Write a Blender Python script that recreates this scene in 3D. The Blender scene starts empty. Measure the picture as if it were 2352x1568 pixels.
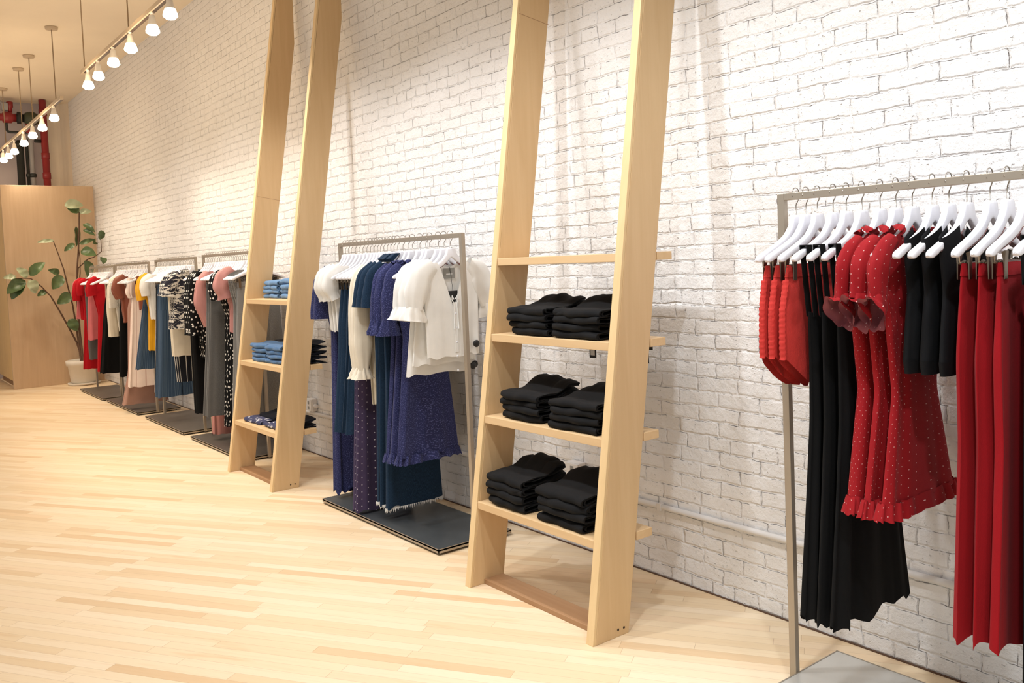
import bpy, bmesh, math, random
import numpy as np
from mathutils import Vector, Matrix

random.seed(7)
rng = np.random.default_rng(7)
PI = math.pi
COL = bpy.context.scene.collection

# ---------------------------------------------------------------- helpers
def lin(c):
    c = c / 255.0
    return c / 12.92 if c <= 0.04045 else ((c + 0.055) / 1.055) ** 2.4

def rgb(r, g, b):
    return (lin(r), lin(g), lin(b), 1.0)

class MB:
    """collects vertices and faces for ONE mesh object"""
    def __init__(self):
        self.v, self.f, self.uv, self.smooth = [], [], [], []

    def add(self, vs, fs, uvs=None, smooth=False):
        o = len(self.v)
        self.v += [tuple(map(float, p)) for p in vs]
        for i, f in enumerate(fs):
            self.f.append([k + o for k in f])
            self.uv.append(uvs[i] if uvs else [(0.0, 0.0)] * len(f))
            self.smooth.append(smooth)
        return self

    def box(self, x0, x1, y0, y1, z0, z1):
        v = [(x, y, z) for x in (x0, x1) for y in (y0, y1) for z in (z0, z1)]
        f = [(0, 1, 3, 2), (4, 6, 7, 5), (0, 4, 5, 1), (2, 3, 7, 6), (0, 2, 6, 4), (1, 5, 7, 3)]
        return self.add(v, f)

    def prism(self, poly, axis, a, b):
        """polygon (list of 2D points) extruded along axis from a to b"""
        n = len(poly)
        def P(p, t):
            if axis == 'x': return (t, p[0], p[1])
            if axis == 'y': return (p[0], t, p[1])
            return (p[0], p[1], t)
        v = [P(p, a) for p in poly] + [P(p, b) for p in poly]
        f = [list(range(n))[::-1], list(range(n, 2 * n))]
        f += [(i, (i + 1) % n, n + (i + 1) % n, n + i) for i in range(n)]
        return self.add(v, f)

    def grid(self, P, closed=True, uv=None, smooth=True, flip=False):
        """P: rings x points x 3"""
        P = np.asarray(P, float)
        m, n = P.shape[:2]
        fs, us = [], []
        for i in range(m - 1):
            for j in range(n if closed else n - 1):
                k = (j + 1) % n
                q = [i * n + j, (i + 1) * n + j, (i + 1) * n + k, i * n + k]
                if flip: q = q[::-1]
                fs.append(q)
                if uv is not None:
                    du = uv[1]
                    u = [(uv[0][i][j], P[i, j, 2]), (uv[0][i + 1][j], P[i + 1, j, 2]),
                         (uv[0][i + 1][j] + du, P[i + 1, k, 2]), (uv[0][i][j] + du, P[i, k, 2])]
                    us.append(u[::-1] if flip else u)
        return self.add(P.reshape(-1, 3), fs, us if uv is not None else None, smooth)

    def tube(self, pts, r, n=8, caps=True, flat=None):
        """round tube along pts; r number or list; flat: (scale along local n1, n2)"""
        pts = [Vector(p) for p in pts]
        rs = r if isinstance(r, (list, tuple)) else [r] * len(pts)
        rings = []
        ref = Vector((0.123, 0.456, 0.881)).normalized()
        for i, p in enumerate(pts):
            t = (pts[min(i + 1, len(pts) - 1)] - pts[max(i - 1, 0)]).normalized()
            if i == 0:
                n1 = t.cross(ref)
                if n1.length < 1e-3: n1 = t.cross(Vector((1, 0, 0)))
            else:
                n1 = n1 - t * n1.dot(t)
            n1.normalize()
            n2 = t.cross(n1)
            rings.append([tuple(p + (n1 * math.cos(2 * PI * k / n) + n2 * math.sin(2 * PI * k / n)) * rs[i]) for k in range(n)])
        o = len(self.v)
        self.grid(rings, closed=True)
        if caps:
            m = len(rings)
            self.f.append([o + k for k in range(n)][::-1]); self.uv.append([(0, 0)] * n); self.smooth.append(False)
            self.f.append([o + (m - 1) * n + k for k in range(n)]); self.uv.append([(0, 0)] * n); self.smooth.append(False)
        return self

    def lathe(self, prof, n=24, c=(0, 0, 0), axis='z', caps=True):
        rings = []
        for r, h in prof:
            ring = []
            for k in range(n):
                a = 2 * PI * k / n
                if axis == 'z': ring.append((c[0] + r * math.cos(a), c[1] + r * math.sin(a), c[2] + h))
                elif axis == 'y': ring.append((c[0] + r * math.sin(a), c[1] + h, c[2] + r * math.cos(a)))
                else: ring.append((c[0] + h, c[1] + r * math.cos(a), c[2] + r * math.sin(a)))
            rings.append(ring)
        o = len(self.v)
        self.grid(rings, closed=True, flip=True)
        if caps:
            m = len(rings)
            self.f.append([o + k for k in range(n)][::-1]); self.uv.append([(0, 0)] * n); self.smooth.append(False)
            self.f.append([o + (m - 1) * n + k for k in range(n)]); self.uv.append([(0, 0)] * n); self.smooth.append(False)
        return self

    def mesh(self, name):
        me = bpy.data.meshes.new(name)
        me.from_pydata(self.v, [], self.f)
        me.polygons.foreach_set('use_smooth', np.array(self.smooth, bool))
        uvl = me.uv_layers.new(name='UVMap')
        flat = [c for f in self.uv for p in f for c in p]
        uvl.data.foreach_set('uv', np.array(flat, np.float32))
        me.update()
        return me

def obj(name, mb, mat, parent=None, loc=None, bevel=0.0, label=None, mesh=None):
    me = mesh or mb.mesh(name)
    if mat and not me.materials: me.materials.append(mat)
    o = bpy.data.objects.new(name, me)
    COL.objects.link(o)
    if loc: o.location = loc
    if parent: o.parent = parent
    if bevel:
        m = o.modifiers.new('bevel', 'BEVEL'); m.width = bevel; m.segments = 2; m.limit_method = 'ANGLE'
    if label: o['label'] = label
    return o

def tag(o, label, cat, group=None, kind=None):
    o['label'] = label; o['category'] = cat
    if group: o['group'] = group
    if kind: o['kind'] = kind
    return o

def thing(name, label, cat, loc=(0, 0, 0), group=None):
    o = bpy.data.objects.new(name, None); COL.objects.link(o)
    o.location = loc; o.empty_display_size = 0.05
    return tag(o, label, cat, group)

def struct(name, mb, mat, bevel=0.0):
    o = obj(name, mb, mat, bevel=bevel); o['kind'] = 'structure'; return o

ORD = ['first', 'second', 'third', 'fourth', 'fifth', 'sixth', 'seventh', 'eighth', 'ninth', 'tenth', 'eleventh', 'twelfth',
       'thirteenth', 'fourteenth', 'fifteenth', 'sixteenth', 'seventeenth', 'eighteenth', 'nineteenth', 'twentieth',
       'twenty-first', 'twenty-second', 'twenty-third', 'twenty-fourth', 'twenty-fifth', 'twenty-sixth', 'twenty-seventh',
       'twenty-eighth', 'twenty-ninth', 'thirtieth']

# ---------------------------------------------------------------- materials
class NT:
    def __init__(self, name):
        self.m = bpy.data.materials.new(name); self.m.use_nodes = True
        self.t = self.m.node_tree; self.t.nodes.clear()
        self.out = self.t.nodes.new('ShaderNodeOutputMaterial')
        self.b = self.t.nodes.new('ShaderNodeBsdfPrincipled')
        self.t.links.new(self.b.outputs[0], self.out.inputs[0])
    def n(self, typ, **kw):
        nd = self.t.nodes.new('ShaderNode' + typ)
        for k, v in kw.items():
            setattr(nd, k, v)
        return nd
    def set(self, sock, v):
        if isinstance(v, bpy.types.NodeSocket): self.t.links.new(v, sock)
        else: sock.default_value = v
    def math(self, op, a, b=0.0, c=0.0, clamp=False):
        nd = self.n('Math', operation=op, use_clamp=clamp)
        self.set(nd.inputs[0], a); self.set(nd.inputs[1], b); self.set(nd.inputs[2], c)
        return nd.outputs[0]
    def mix(self, f, a, b, mode='MIX'):
        nd = self.n('Mix', data_type='RGBA', blend_type=mode)
        self.set(nd.inputs[0], f); self.set(nd.inputs[6], a); self.set(nd.inputs[7], b)
        return nd.outputs[2]
    def noise(self, vec, scale, detail=2.0, rough=0.5, dist=0.0, dim='3D'):
        nd = self.n('TexNoise', noise_dimensions=dim)
        self.set(nd.inputs['Vector'], vec)
        nd.inputs['Scale'].default_value = scale; nd.inputs['Detail'].default_value = detail
        nd.inputs['Roughness'].default_value = rough; nd.inputs['Distortion'].default_value = dist
        return nd.outputs['Fac'], nd.outputs['Color']
    def coord(self, kind='Object', scale=(1, 1, 1), rot=(0, 0, 0), loc=(0, 0, 0)):
        tc = self.n('TexCoord'); mp = self.n('Mapping')
        self.set(mp.inputs[0], tc.outputs[kind])
        mp.inputs['Scale'].default_value = scale; mp.inputs['Rotation'].default_value = rot; mp.inputs['Location'].default_value = loc
        return mp.outputs[0]
    def sep(self, v):
        nd = self.n('SeparateXYZ'); self.set(nd.inputs[0], v); return nd.outputs
    def comb(self, x, y, z=0.0):
        nd = self.n('CombineXYZ'); self.set(nd.inputs[0], x); self.set(nd.inputs[1], y); self.set(nd.inputs[2], z); return nd.outputs[0]
    def ramp(self, f, stops):
        nd = self.n('ValToRGB'); self.set(nd.inputs[0], f)
        e = nd.color_ramp.elements
        while len(e) < len(stops): e.new(0.5)
        for el, (p, c) in zip(e, stops):
            el.position = p; el.color = c if len(c) == 4 else (*c, 1)
        return nd.outputs[0]
    def bump(self, h, strength=0.3, dist=0.01):
        nd = self.n('Bump'); self.set(nd.inputs['Height'], h)
        nd.inputs['Strength'].default_value = strength; nd.inputs['Distance'].default_value = dist
        self.t.links.new(nd.outputs[0], self.b.inputs['Normal'])
    def fin(self, color=None, rough=0.6, metal=0.0, sheen=0.0, spec=None):
        if color is not None: self.set(self.b.inputs['Base Color'], color)
        self.set(self.b.inputs['Roughness'], rough); self.b.inputs['Metallic'].default_value = metal
        if sheen: self.b.inputs['Sheen Weight'].default_value = sheen * 0.6
        if spec is not None: self.b.inputs['Specular IOR Level'].default_value = spec
        return self.m

def plain(name, color, rough=0.6, metal=0.0, var=0.08, vscale=14, spec=None, bump=0.0):
    t = NT(name)
    v = t.coord('Object')
    f, _ = t.noise(v, vscale, 3)
    dark = tuple(c * (1 - var) for c in color[:3]) + (1,)
    lite = tuple(min(1, c * (1 + var)) for c in color[:3]) + (1,)
    if bump: t.bump(f, bump, 0.004)
    return t.fin(t.mix(f, dark, lite), rough, metal, 0, spec)

def fabric(name, color, pattern=None, c2=None, rough=0.88, sheen=0.25, p=None, weave=0.0, trans=0.0):
    t = NT(name)
    uv = t.coord('UV')
    ob = t.coord('Object')
    nf, _ = t.noise(ob, 9, 2)
    base = t.mix(nf, tuple(c * 0.86 for c in color[:3]) + (1,), tuple(min(1, c * 1.1) for c in color[:3]) + (1,))
    s = t.sep(uv)
    if pattern == 'dots':
        sp, rad = p
        iu = t.math('FLOOR', t.math('DIVIDE', s[0], sp))
        fu = t.math('SUBTRACT', t.math('FRACT', t.math('DIVIDE', s[0], sp)), 0.5)
        sv = t.math('ADD', t.math('DIVIDE', s[1], sp), t.math('MULTIPLY', iu, 0.5))
        fv = t.math('SUBTRACT', t.math('FRACT', sv), 0.5)
        d = t.math('SQRT', t.math('ADD', t.math('MULTIPLY', fu, fu), t.math('MULTIPLY', fv, fv)))
        base = t.mix(t.math('LESS_THAN', d, rad / sp), base, c2)
    elif pattern == 'scatter':
        vo = t.n('TexVoronoi', voronoi_dimensions='2D'); t.set(vo.inputs['Vector'], uv); vo.inputs['Scale'].default_value = p[0]
        vo.inputs['Randomness'].default_value = 0.75
        base = t.mix(t.math('LESS_THAN', vo.outputs['Distance'], p[1]), base, c2)
    elif pattern == 'stripes':
        fu = t.math('FRACT', t.math('DIVIDE', s[0], p[0]))
        base = t.mix(t.math('LESS_THAN', fu, p[1]), base, c2)
    elif pattern == 'denim':
        g, _ = t.noise(t.coord('UV', scale=(60, 9, 1)), 9, 3, 0.65)
        base = t.mix(t.math('MULTIPLY', t.math('SUBTRACT', g, 0.42, clamp=True), 1.6), base, c2)
        tw = t.math('FRACT', t.math('MULTIPLY', t.math('ADD', s[0], s[1]), 420))
        base = t.mix(t.math('MULTIPLY', tw, 0.12), base, c2)
    elif pattern == 'speck':
        g, _ = t.noise(uv, p[0], 3, 0.7)
        base = t.mix(t.math('GREATER_THAN', g, p[1]), base, c2)
    elif pattern == 'print':
        g, _ = t.noise(t.coord('UV', scale=(7, 19, 1)), 1.6, 4, 0.65, 1.2)
        base = t.mix(t.math('GREATER_THAN', g, p[0]), base, c2)
    elif pattern == 'rib':
        fu = t.math('ABSOLUTE', t.math('SUBTRACT', t.math('FRACT', t.math('DIVIDE', s[0], p[0])), 0.5))
        base = t.mix(fu, base, c2)
    wv, _ = t.noise(uv, 420, 1)
    wr, _ = t.noise(t.coord('Object', scale=(1, 1, 0.35)), 22, 3, 0.55)
    t.bump(t.math('ADD', t.math('MULTIPLY', wv, 0.25), wr), 0.22 + weave, 0.006)
    m = t.fin(base, rough, 0, sheen, 0.25)
    if trans:
        tr = t.n('BsdfTranslucent'); t.set(tr.inputs[0], base)
        mx = t.n('MixShader'); mx.inputs[0].default_value = trans
        t.t.links.new(t.b.outputs[0], mx.inputs[1]); t.t.links.new(tr.outputs[0], mx.inputs[2])
        t.t.links.new(mx.outputs[0], t.out.inputs[0])
    return m

def mat_brick():
    t = NT('painted_brick')
    tc = t.n('TexCoord'); o = t.sep(tc.outputs['Object'])
    base = t.comb(o[0], o[2])
    _, d1 = t.noise(base, 3.5, 2, dim='2D')
    _, d2 = t.noise(base, 26, 2, dim='2D')
    def off(c, amt):
        a = t.n('VectorMath', operation='SUBTRACT'); t.set(a.inputs[0], c); a.inputs[1].default_value = (0.5, 0.5, 0.5)
        b = t.n('VectorMath', operation='SCALE'); t.set(b.inputs[0], a.outputs[0]); b.inputs['Scale'].default_value = amt
        return b.outputs[0]
    def addv(a, b):
        n = t.n('VectorMath', operation='ADD'); t.set(n.inputs[0], a); t.set(n.inputs[1], b); return n.outputs[0]
    v = addv(addv(base, off(d1, 0.022)), off(d2, 0.011))
    def brick(vec, mortar, smooth):
        b = t.n('TexBrick', offset=0.5, offset_frequency=2, squash=0.55, squash_frequency=5)
        t.set(b.inputs['Vector'], vec)
        b.inputs['Color1'].default_value = (0, 0, 0, 1); b.inputs['Color2'].default_value = (1, 1, 1, 1)
        b.inputs['Mortar'].default_value = (0.5, 0.5, 0.5, 1)
        b.inputs['Scale'].default_value = 1.0; b.inputs['Mortar Size'].default_value = mortar
        b.inputs['Mortar Smooth'].default_value = smooth; b.inputs['Bias'].default_value = 0.0
        b.inputs['Brick Width'].default_value = 0.215; b.inputs['Row Height'].default_value = 0.0635
        return b
    b1 = brick(v, 0.0085, 1.0)
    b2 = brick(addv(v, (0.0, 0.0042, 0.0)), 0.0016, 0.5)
    mort = b1.outputs['Fac']
    # broken open cracks below the bricks, their lower-edge shadow put into the colour
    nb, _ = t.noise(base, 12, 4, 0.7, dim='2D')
    crack_shade = t.math('MULTIPLY', b2.outputs['Fac'], t.math('MULTIPLY', t.math('SUBTRACT', nb, 0.46, clamp=True), 7.0, clamp=True))
    nf, _ = t.noise(base, 30, 5, 0.65, dim='2D')
    nl, _ = t.noise(base, 7, 3, 0.5, dim='2D')
    pit, _ = t.noise(base, 60, 2, 0.5, dim='2D')
    pits = t.math('MULTIPLY', t.math('SUBTRACT', pit, 0.70, clamp=True), 6.0, clamp=True)
    h = t.math('MULTIPLY', t.math('SUBTRACT', 1.0, mort), 0.42)
    h = t.math('ADD', h, t.math('MULTIPLY', nf, 0.8))
    h = t.math('ADD', h, t.math('MULTIPLY', nl, 0.9))
    h = t.math('ADD', h, t.math('MULTIPLY', b1.outputs['Color'], 0.35))
    h = t.math('SUBTRACT', h, t.math('MULTIPLY', crack_shade, 1.6))
    h = t.math('SUBTRACT', h, t.math('MULTIPLY', pits, 0.7))
    t.bump(h, 0.75, 0.011)
    col = t.mix(nl, rgb(232, 229, 226), rgb(243, 241, 239))
    col = t.mix(t.math('MULTIPLY', mort, 0.3), col, rgb(236, 234, 232))
    col = t.mix(t.math('MULTIPLY', t.math('ADD', crack_shade, t.math('MULTIPLY', pits, 0.35)), 0.85, clamp=True), col, rgb(104, 96, 94))
    return t.fin(col, 0.42, 0, 0, 0.35)

def mat_floor():
    t = NT('maple_strip_floor')
    tc = t.n('TexCoord')
    mp = t.n('Mapping', vector_type='POINT'); t.set(mp.inputs[0], tc.outputs['Object'])
    mp.inputs['Rotation'].default_value = (0, 0, math.radians(-33))
    s = t.sep(mp.outputs[0])
    W, Ln = 0.055, 0.82
    r = t.math('DIVIDE', s[1], W); row = t.math('FLOOR', r)
    wn = t.n('TexWhiteNoise', noise_dimensions='1D'); t.set(wn.inputs['W'], row)
    u = t.math('ADD', t.math('DIVIDE', s[0], Ln), t.math('MULTIPLY', wn.outputs['Value'], 7.3))
    col = t.math('FLOOR', u)
    w2 = t.n('TexWhiteNoise', noise_dimensions='2D'); t.set(w2.inputs['Vector'], t.comb(row, col))
    plank = t.ramp(w2.outputs['Value'], [(0.0, rgb(219, 188, 148)), (0.12, rgb(228, 203, 166)), (0.5, rgb(234, 212, 178)), (0.85, rgb(238, 218, 188)), (1.0, rgb(229, 200, 162))])
    g, _ = t.noise(t.comb(t.math('MULTIPLY', s[0], 3.0), t.math('ADD', t.math('MULTIPLY', s[1], 60.0), t.math('MULTIPLY', row, 13.7))), 1.0, 4, 0.6)
    plank = t.mix(t.math('MULTIPLY', t.math('SUBTRACT', g, 0.5, clamp=True), 0.8), plank, rgb(202, 162, 114))
    k, _ = t.noise(t.comb(t.math('MULTIPLY', s[0], 2.2), t.math('MULTIPLY', s[1], 17.0)), 1.0, 2)
    plank = t.mix(t.math('MULTIPLY', t.math('SUBTRACT', k, 0.63, clamp=True), 3.0, clamp=True), plank, rgb(212, 174, 126))
    fr = t.math('FRACT', r); fu = t.math('FRACT', u)
    e = t.math('ADD', t.math('LESS_THAN', fr, 0.025), t.math('LESS_THAN', fu, 0.0025), clamp=True)
    c = t.mix(t.math('MULTIPLY', e, 0.45), plank, rgb(150, 108, 66))
    return t.fin(c, t.math('ADD', 0.36, t.math('MULTIPLY', g, 0.18)), 0, 0, 0.4)

def mat_wood(name, axis, base=(214, 182, 138)):
    t = NT(name)
    sc = {'z': (26, 26, 1.5), 'x': (1.5, 26, 26), 'y': (26, 1.5, 26)}[axis]
    v = t.coord('Object', scale=sc)
    g, _ = t.noise(v, 1.0, 4, 0.6, 0.6)
    sc2 = {'z': (5, 5, 0.7), 'x': (0.7, 5, 5), 'y': (5, 0.7, 5)}[axis]
    b, _ = t.noise(t.coord('Object', scale=sc2), 1.2, 2, 0.5, 1.0)
    a = rgb(*base)
    c = t.mix(t.math('MULTIPLY', t.math('SUBTRACT', g, 0.35, clamp=True), 0.8), a, rgb(base[0] - 26, base[1] - 32, base[2] - 36))
    c = t.mix(t.math('MULTIPLY', t.math('SUBTRACT', b, 0.52, clamp=True), 1.5), c, rgb(min(255, base[0] + 12), min(255, base[1] + 14), base[2] + 16))
    t.bump(g, 0.06, 0.003)
    return t.fin(c, 0.5, 0, 0, 0.35)

def mat_metal(name, c, rough=0.35, sc=(4, 4, 120)):
    t = NT(name)
    g, _ = t.noise(t.coord('Object', scale=sc), 1.0, 3)
    col = t.mix(g, tuple(x * 0.85 for x in c[:3]) + (1,), tuple(min(1, x * 1.1) for x in c[:3]) + (1,))
    return t.fin(col, t.math('ADD', rough, t.math('MULTIPLY', g, 0.12)), 1.0)

def mat_emit(name, c, s):
    t = NT(name)
    t.b.inputs['Emission Color'].default_value = c; t.b.inputs['Emission Strength'].default_value = s
    f, _ = t.noise(t.coord('Object'), 5)
    return t.fin(t.mix(f, (0.9, 0.88, 0.85, 1), (1, 1, 1, 1)), 0.3)

M = dict(
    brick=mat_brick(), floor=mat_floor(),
    wood_z=mat_wood('birch_upright', 'z'), wood_x=mat_wood('birch_shelf', 'x', (220, 188, 144)),
    wood_edge=mat_wood('birch_edge', 'z', (228, 198, 150)),
    wood_floorstrip=mat_wood('brown_floor_strip', 'x', (168, 130, 94)),  # darker and browner than the other birch boards
    ply=mat_wood('plywood_panel', 'z', (208, 180, 148)), ply_lit=mat_wood('plywood_lit', 'z', (244, 210, 150)),
    ceiling=plain('plaster_ceiling', rgb(240, 226, 204), 0.9, 0, 0.05, 2.5, bump=0.25),
    backwall=plain('grey_lavender_paint', rgb(186, 176, 178), 0.8, 0, 0.08, 3),
    steel=plain('brushed_nickel', rgb(172, 160, 144), 0.36, 0.6, 0.08, 9),
    darksteel=mat_metal('blackened_steel', rgb(112, 108, 104), 0.42, (3, 3, 3)),
    brightplate=plain('brushed_plate', rgb(206, 204, 198), 0.3, 0.4, 0.06, 5),
    platebrown=plain('patinated_plate', rgb(104, 96, 88), 0.42, 0.4, 0.18, 5),
    plateblue=plain('blued_plate', rgb(84, 88, 90), 0.38, 0.45, 0.25, 5),
    wire=mat_metal('chrome_wire', rgb(170, 164, 156), 0.25),
    clip=mat_metal('clip_metal', rgb(128, 116, 102), 0.35),
    white=plain('white_plastic', rgb(240, 240, 246), 0.32, 0, 0.02, 6),
    underside_shade=plain('rose_shade', rgb(150, 112, 110), 0.6, 0, 0.05, 20),  # shade on the underside of hanger arms, put into a brownish rose colour
    lamp=plain('lamp_white', rgb(238, 230, 218), 0.4, 0, 0.03, 6),
    bulb=mat_emit('lit_bulb', (1.0, 0.86, 0.62, 1), 14.0),
    track=plain('track_cream', rgb(196, 176, 150), 0.5, 0, 0.06, 6),
    slot=plain('track_slot', rgb(70, 52, 44), 0.7, 0, 0.1, 6),
    rod=plain('suspension_rod', rgb(150, 128, 100), 0.6, 0, 0.1, 6),
    red_paint=plain('red_pipe_paint', rgb(132, 32, 34), 0.45, 0, 0.2, 9),
    green_iron=plain('green_iron', rgb(62, 66, 48), 0.55, 0.2, 0.2, 12),
    black_iron=plain('black_iron', rgb(34, 36, 34), 0.6, 0.1, 0.2, 12),
    grey_pipe=plain('grey_pipe_paint', rgb(150, 148, 150), 0.5, 0.1, 0.15, 9),
    pot=plain('white_glazed_pot', rgb(226, 218, 204), 0.5, 0, 0.05, 7),
    soil=plain('dark_soil', rgb(56, 42, 32), 0.95, 0, 0.3, 40),
    bark=plain('plant_bark', rgb(92, 66, 48), 0.8, 0, 0.3, 40),
    outlet=plain('painted_box', rgb(222, 218, 214), 0.5, 0, 0.04, 8),
    tagblack=plain('black_card', rgb(26, 25, 25), 0.6, 0, 0.1, 8),
    tagwhite=plain('white_card', rgb(222, 220, 216), 0.7, 0, 0.03, 8),
    labelgrey=plain('woven_label', rgb(140, 138, 132), 0.8, 0, 0.12, 60),
    screw=plain('dark_screw', rgb(60, 44, 34), 0.6, 0.3, 0.1, 8),
)
t = NT('rubber_plant_leaf')
gl, _ = t.noise(t.coord('Object'), 8, 2)
M['leaf'] = t.fin(t.mix(gl, rgb(46, 66, 36), rgb(104, 126, 76)), 0.38, 0, 0, 0.5)
t = NT('pale_leaf')
gl, _ = t.noise(t.coord('Object'), 8, 2)
M['leaf2'] = t.fin(t.mix(gl, rgb(140, 156, 116), rgb(196, 200, 170)), 0.4, 0, 0, 0.5)

F = dict(
    coral=fabric('coral_twill', rgb(200, 56, 50), rough=0.85, sheen=0.05, weave=0.6),
    black=fabric('black_jersey', rgb(9, 9, 10), sheen=0.0, rough=0.95),
    black_knit=fabric('black_rib_knit', rgb(13, 14, 17), sheen=0.0, pattern='rib', c2=rgb(8, 8, 9), p=(0.006,)),
    reddot=fabric('red_polka_crepe', rgb(150, 16, 24), 'dots', rgb(232, 196, 190), p=(0.026, 0.0015), rough=0.8, sheen=0.05),
    reddot_in=fabric('red_crepe_inside', rgb(150, 84, 92), 'dots', rgb(220, 190, 190), p=(0.026, 0.0013), sheen=0.05),
    red=fabric('crimson_wool', rgb(146, 8, 20), rough=0.95, sheen=0.05),
    red2=fabric('scarlet_crepe', rgb(176, 8, 24), rough=0.85, sheen=0.05),
    rose=fabric('rose_crepe', rgb(206, 112, 116), rough=0.85),
    denim=fabric('dark_denim', rgb(12, 32, 54), 'denim', rgb(50, 82, 110), sheen=0.05),
    denim_lt=fabric('stitch_denim', rgb(84, 120, 148), 'denim', rgb(140, 170, 190)),
    bluejean=fabric('light_blue_denim', rgb(88, 126, 166), 'denim', rgb(120, 154, 188)),
    bluejean2=fabric('mid_blue_denim', rgb(66, 102, 144), 'denim', rgb(98, 136, 172)),
    blackjean=fabric('black_denim', rgb(14, 14, 15), 'denim', rgb(24, 24, 26), sheen=0.0),
    inkjean=fabric('ink_denim', rgb(16, 19, 28), 'denim', rgb(32, 40, 56), sheen=0.0),
    white=fabric('white_chiffon', rgb(246, 243, 238), rough=0.8, trans=0.2),
    cream=fabric('cream_chiffon', rgb(240, 230, 210), rough=0.8, trans=0.15),
    blueprint=fabric('blue_ditsy_print', rgb(38, 42, 82), 'speck', rgb(94, 98, 150), p=(190, 0.58), sheen=0.1),
    plumdot=fabric('plum_polka_crepe', rgb(66, 54, 82), 'dots', rgb(214, 206, 214), p=(0.042, 0.0032), sheen=0.1),
    blackdot=fabric('black_polka_crepe', rgb(12, 12, 13), 'scatter', rgb(232, 228, 220), p=(24, 0.2), sheen=0.0),
    pink=fabric('pink_satin', rgb(186, 130, 124), rough=0.45),
    pinkskirt=fabric('dusty_pink', rgb(186, 128, 120), rough=0.8),
    grey=fabric('grey_wool', rgb(86, 85, 84), 'speck', rgb(108, 106, 104), p=(300, 0.55)),
    greylt=fabric('grey_linen', rgb(116, 114, 111), 'speck', rgb(142, 140, 136), p=(300, 0.55)),
    lace=fabric('grey_lace', rgb(84, 82, 80), 'speck', rgb(150, 146, 140), p=(120, 0.52)),
    yellow=fabric('mustard_jersey', rgb(226, 166, 28)),
    pin=fabric('pinstripe_denim', rgb(54, 74, 98), 'stripes', rgb(94, 114, 134), p=(0.014, 0.16), sheen=0.1),
    navystripe=fabric('navy_stripe', rgb(22, 24, 34), 'stripes', rgb(224, 222, 216), p=(0.05, 0.12)),
    brush=fabric('brushstroke_print', rgb(36, 36, 48), 'print', rgb(222, 216, 206), p=(0.5,)),
    brown=fabric('copper_satin', rgb(140, 78, 58), rough=0.4),
    beige=fabric('beige_crepe', rgb(214, 184, 164)),
    mauve=fabric('mauve_satin', rgb(178, 138, 122), rough=0.5),
    blush=fabric('blush_cotton', rgb(242, 222, 210), 'stripes', rgb(212, 180, 168), p=(0.06, 0.1)),
    floral=fabric('navy_floral', rgb(44, 48, 84), 'speck', rgb(226, 224, 226), p=(26, 0.6)),
    whitefloral=fabric('white_floral', rgb(236, 230, 216), 'speck', rgb(60, 60, 56), p=(60, 0.66)),
)

# ---------------------------------------------------------------- the room
WALL_BACK, CEIL = -15.1, 4.2
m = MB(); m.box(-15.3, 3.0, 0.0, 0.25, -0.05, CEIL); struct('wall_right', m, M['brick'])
m = MB(); m.box(-15.3, 3.0, -7.0, 0.25, -0.1, 0.0); struct('floor', m, M['floor'])
m = MB(); m.box(-15.3, 3.0, -7.0, 0.25, CEIL, CEIL + 0.15); struct('ceiling', m, M['ceiling'])
m = MB(); m.box(-15.3, WALL_BACK, -7.0, 0.0, 0.0, CEIL); struct('wall_back', m, M['backwall'])
# dark gap line where brick meets the floor
m = MB(); m.box(-13.3, 3.0, -0.008, 0.0, 0.0, 0.004); struct('baseboard_right', m, M['bark'])
# the rounded cove in the far corner
m = MB()
cove = [(WALL_BACK, 0.0)] + [(WALL_BACK + 0.3 - 0.3 * math.cos(a), -0.3 + 0.3 * math.sin(a)) for a in np.linspace(0, PI / 2, 9)]
m.prism(cove, 'z', 0.0, CEIL); struct('trim_1', m, M['ceiling'])

# painted electrical conduit with boxes along the brick wall
t0 = thing('wall_conduit', 'white painted conduit pipe running low along the brick wall', 'conduit', (0, 0, 0))
m = MB(); m.tube([(-7.2, -0.014, 0.335), (-1.0, -0.014, 0.335), (0.6, -0.014, 0.335)], 0.013, 10); obj('pipe', m, M['outlet'], t0)
for x in (-5.2, -4.1, -2.7, -1.7, -0.9):
    m = MB(); m.box(x - 0.012, x + 0.012, -0.031, 0.0, 0.318, 0.352); obj('pipe_clamp', m, M['outlet'], t0, bevel=0.003)
for x, lab in ((-3.26, 'white painted junction box on the wall behind the near ladder'), (-6.40, 'white painted junction box on the wall behind the far ladder')):
    b = thing('junction_box', lab, 'electrical box', (x, 0, 0.0))
    m = MB(); m.box(-0.05, 0.05, -0.05, -0.001, 0.355, 0.455); obj('box_body', m, M['outlet'], b, bevel=0.006)
    m = MB(); m.box(-0.045, 0.045, -0.056, -0.05, 0.36, 0.45); pl = obj('cover_plate', m, M['outlet'], b, bevel=0.002)
    for z in (0.385, 0.425):
        m = MB(); m.box(-0.012, 0.012, -0.058, -0.056, z - 0.012, z + 0.012); obj('socket', m, M['labelgrey'], pl)
    m = MB(); m.lathe([(0.016, 0.05), (0.016, 0.08), (0.011, 0.082), (0.011, 0.10)], 12, (0, -0.025, 0.40), 'x'); obj('connector', m, M['outlet'], b)

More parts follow.
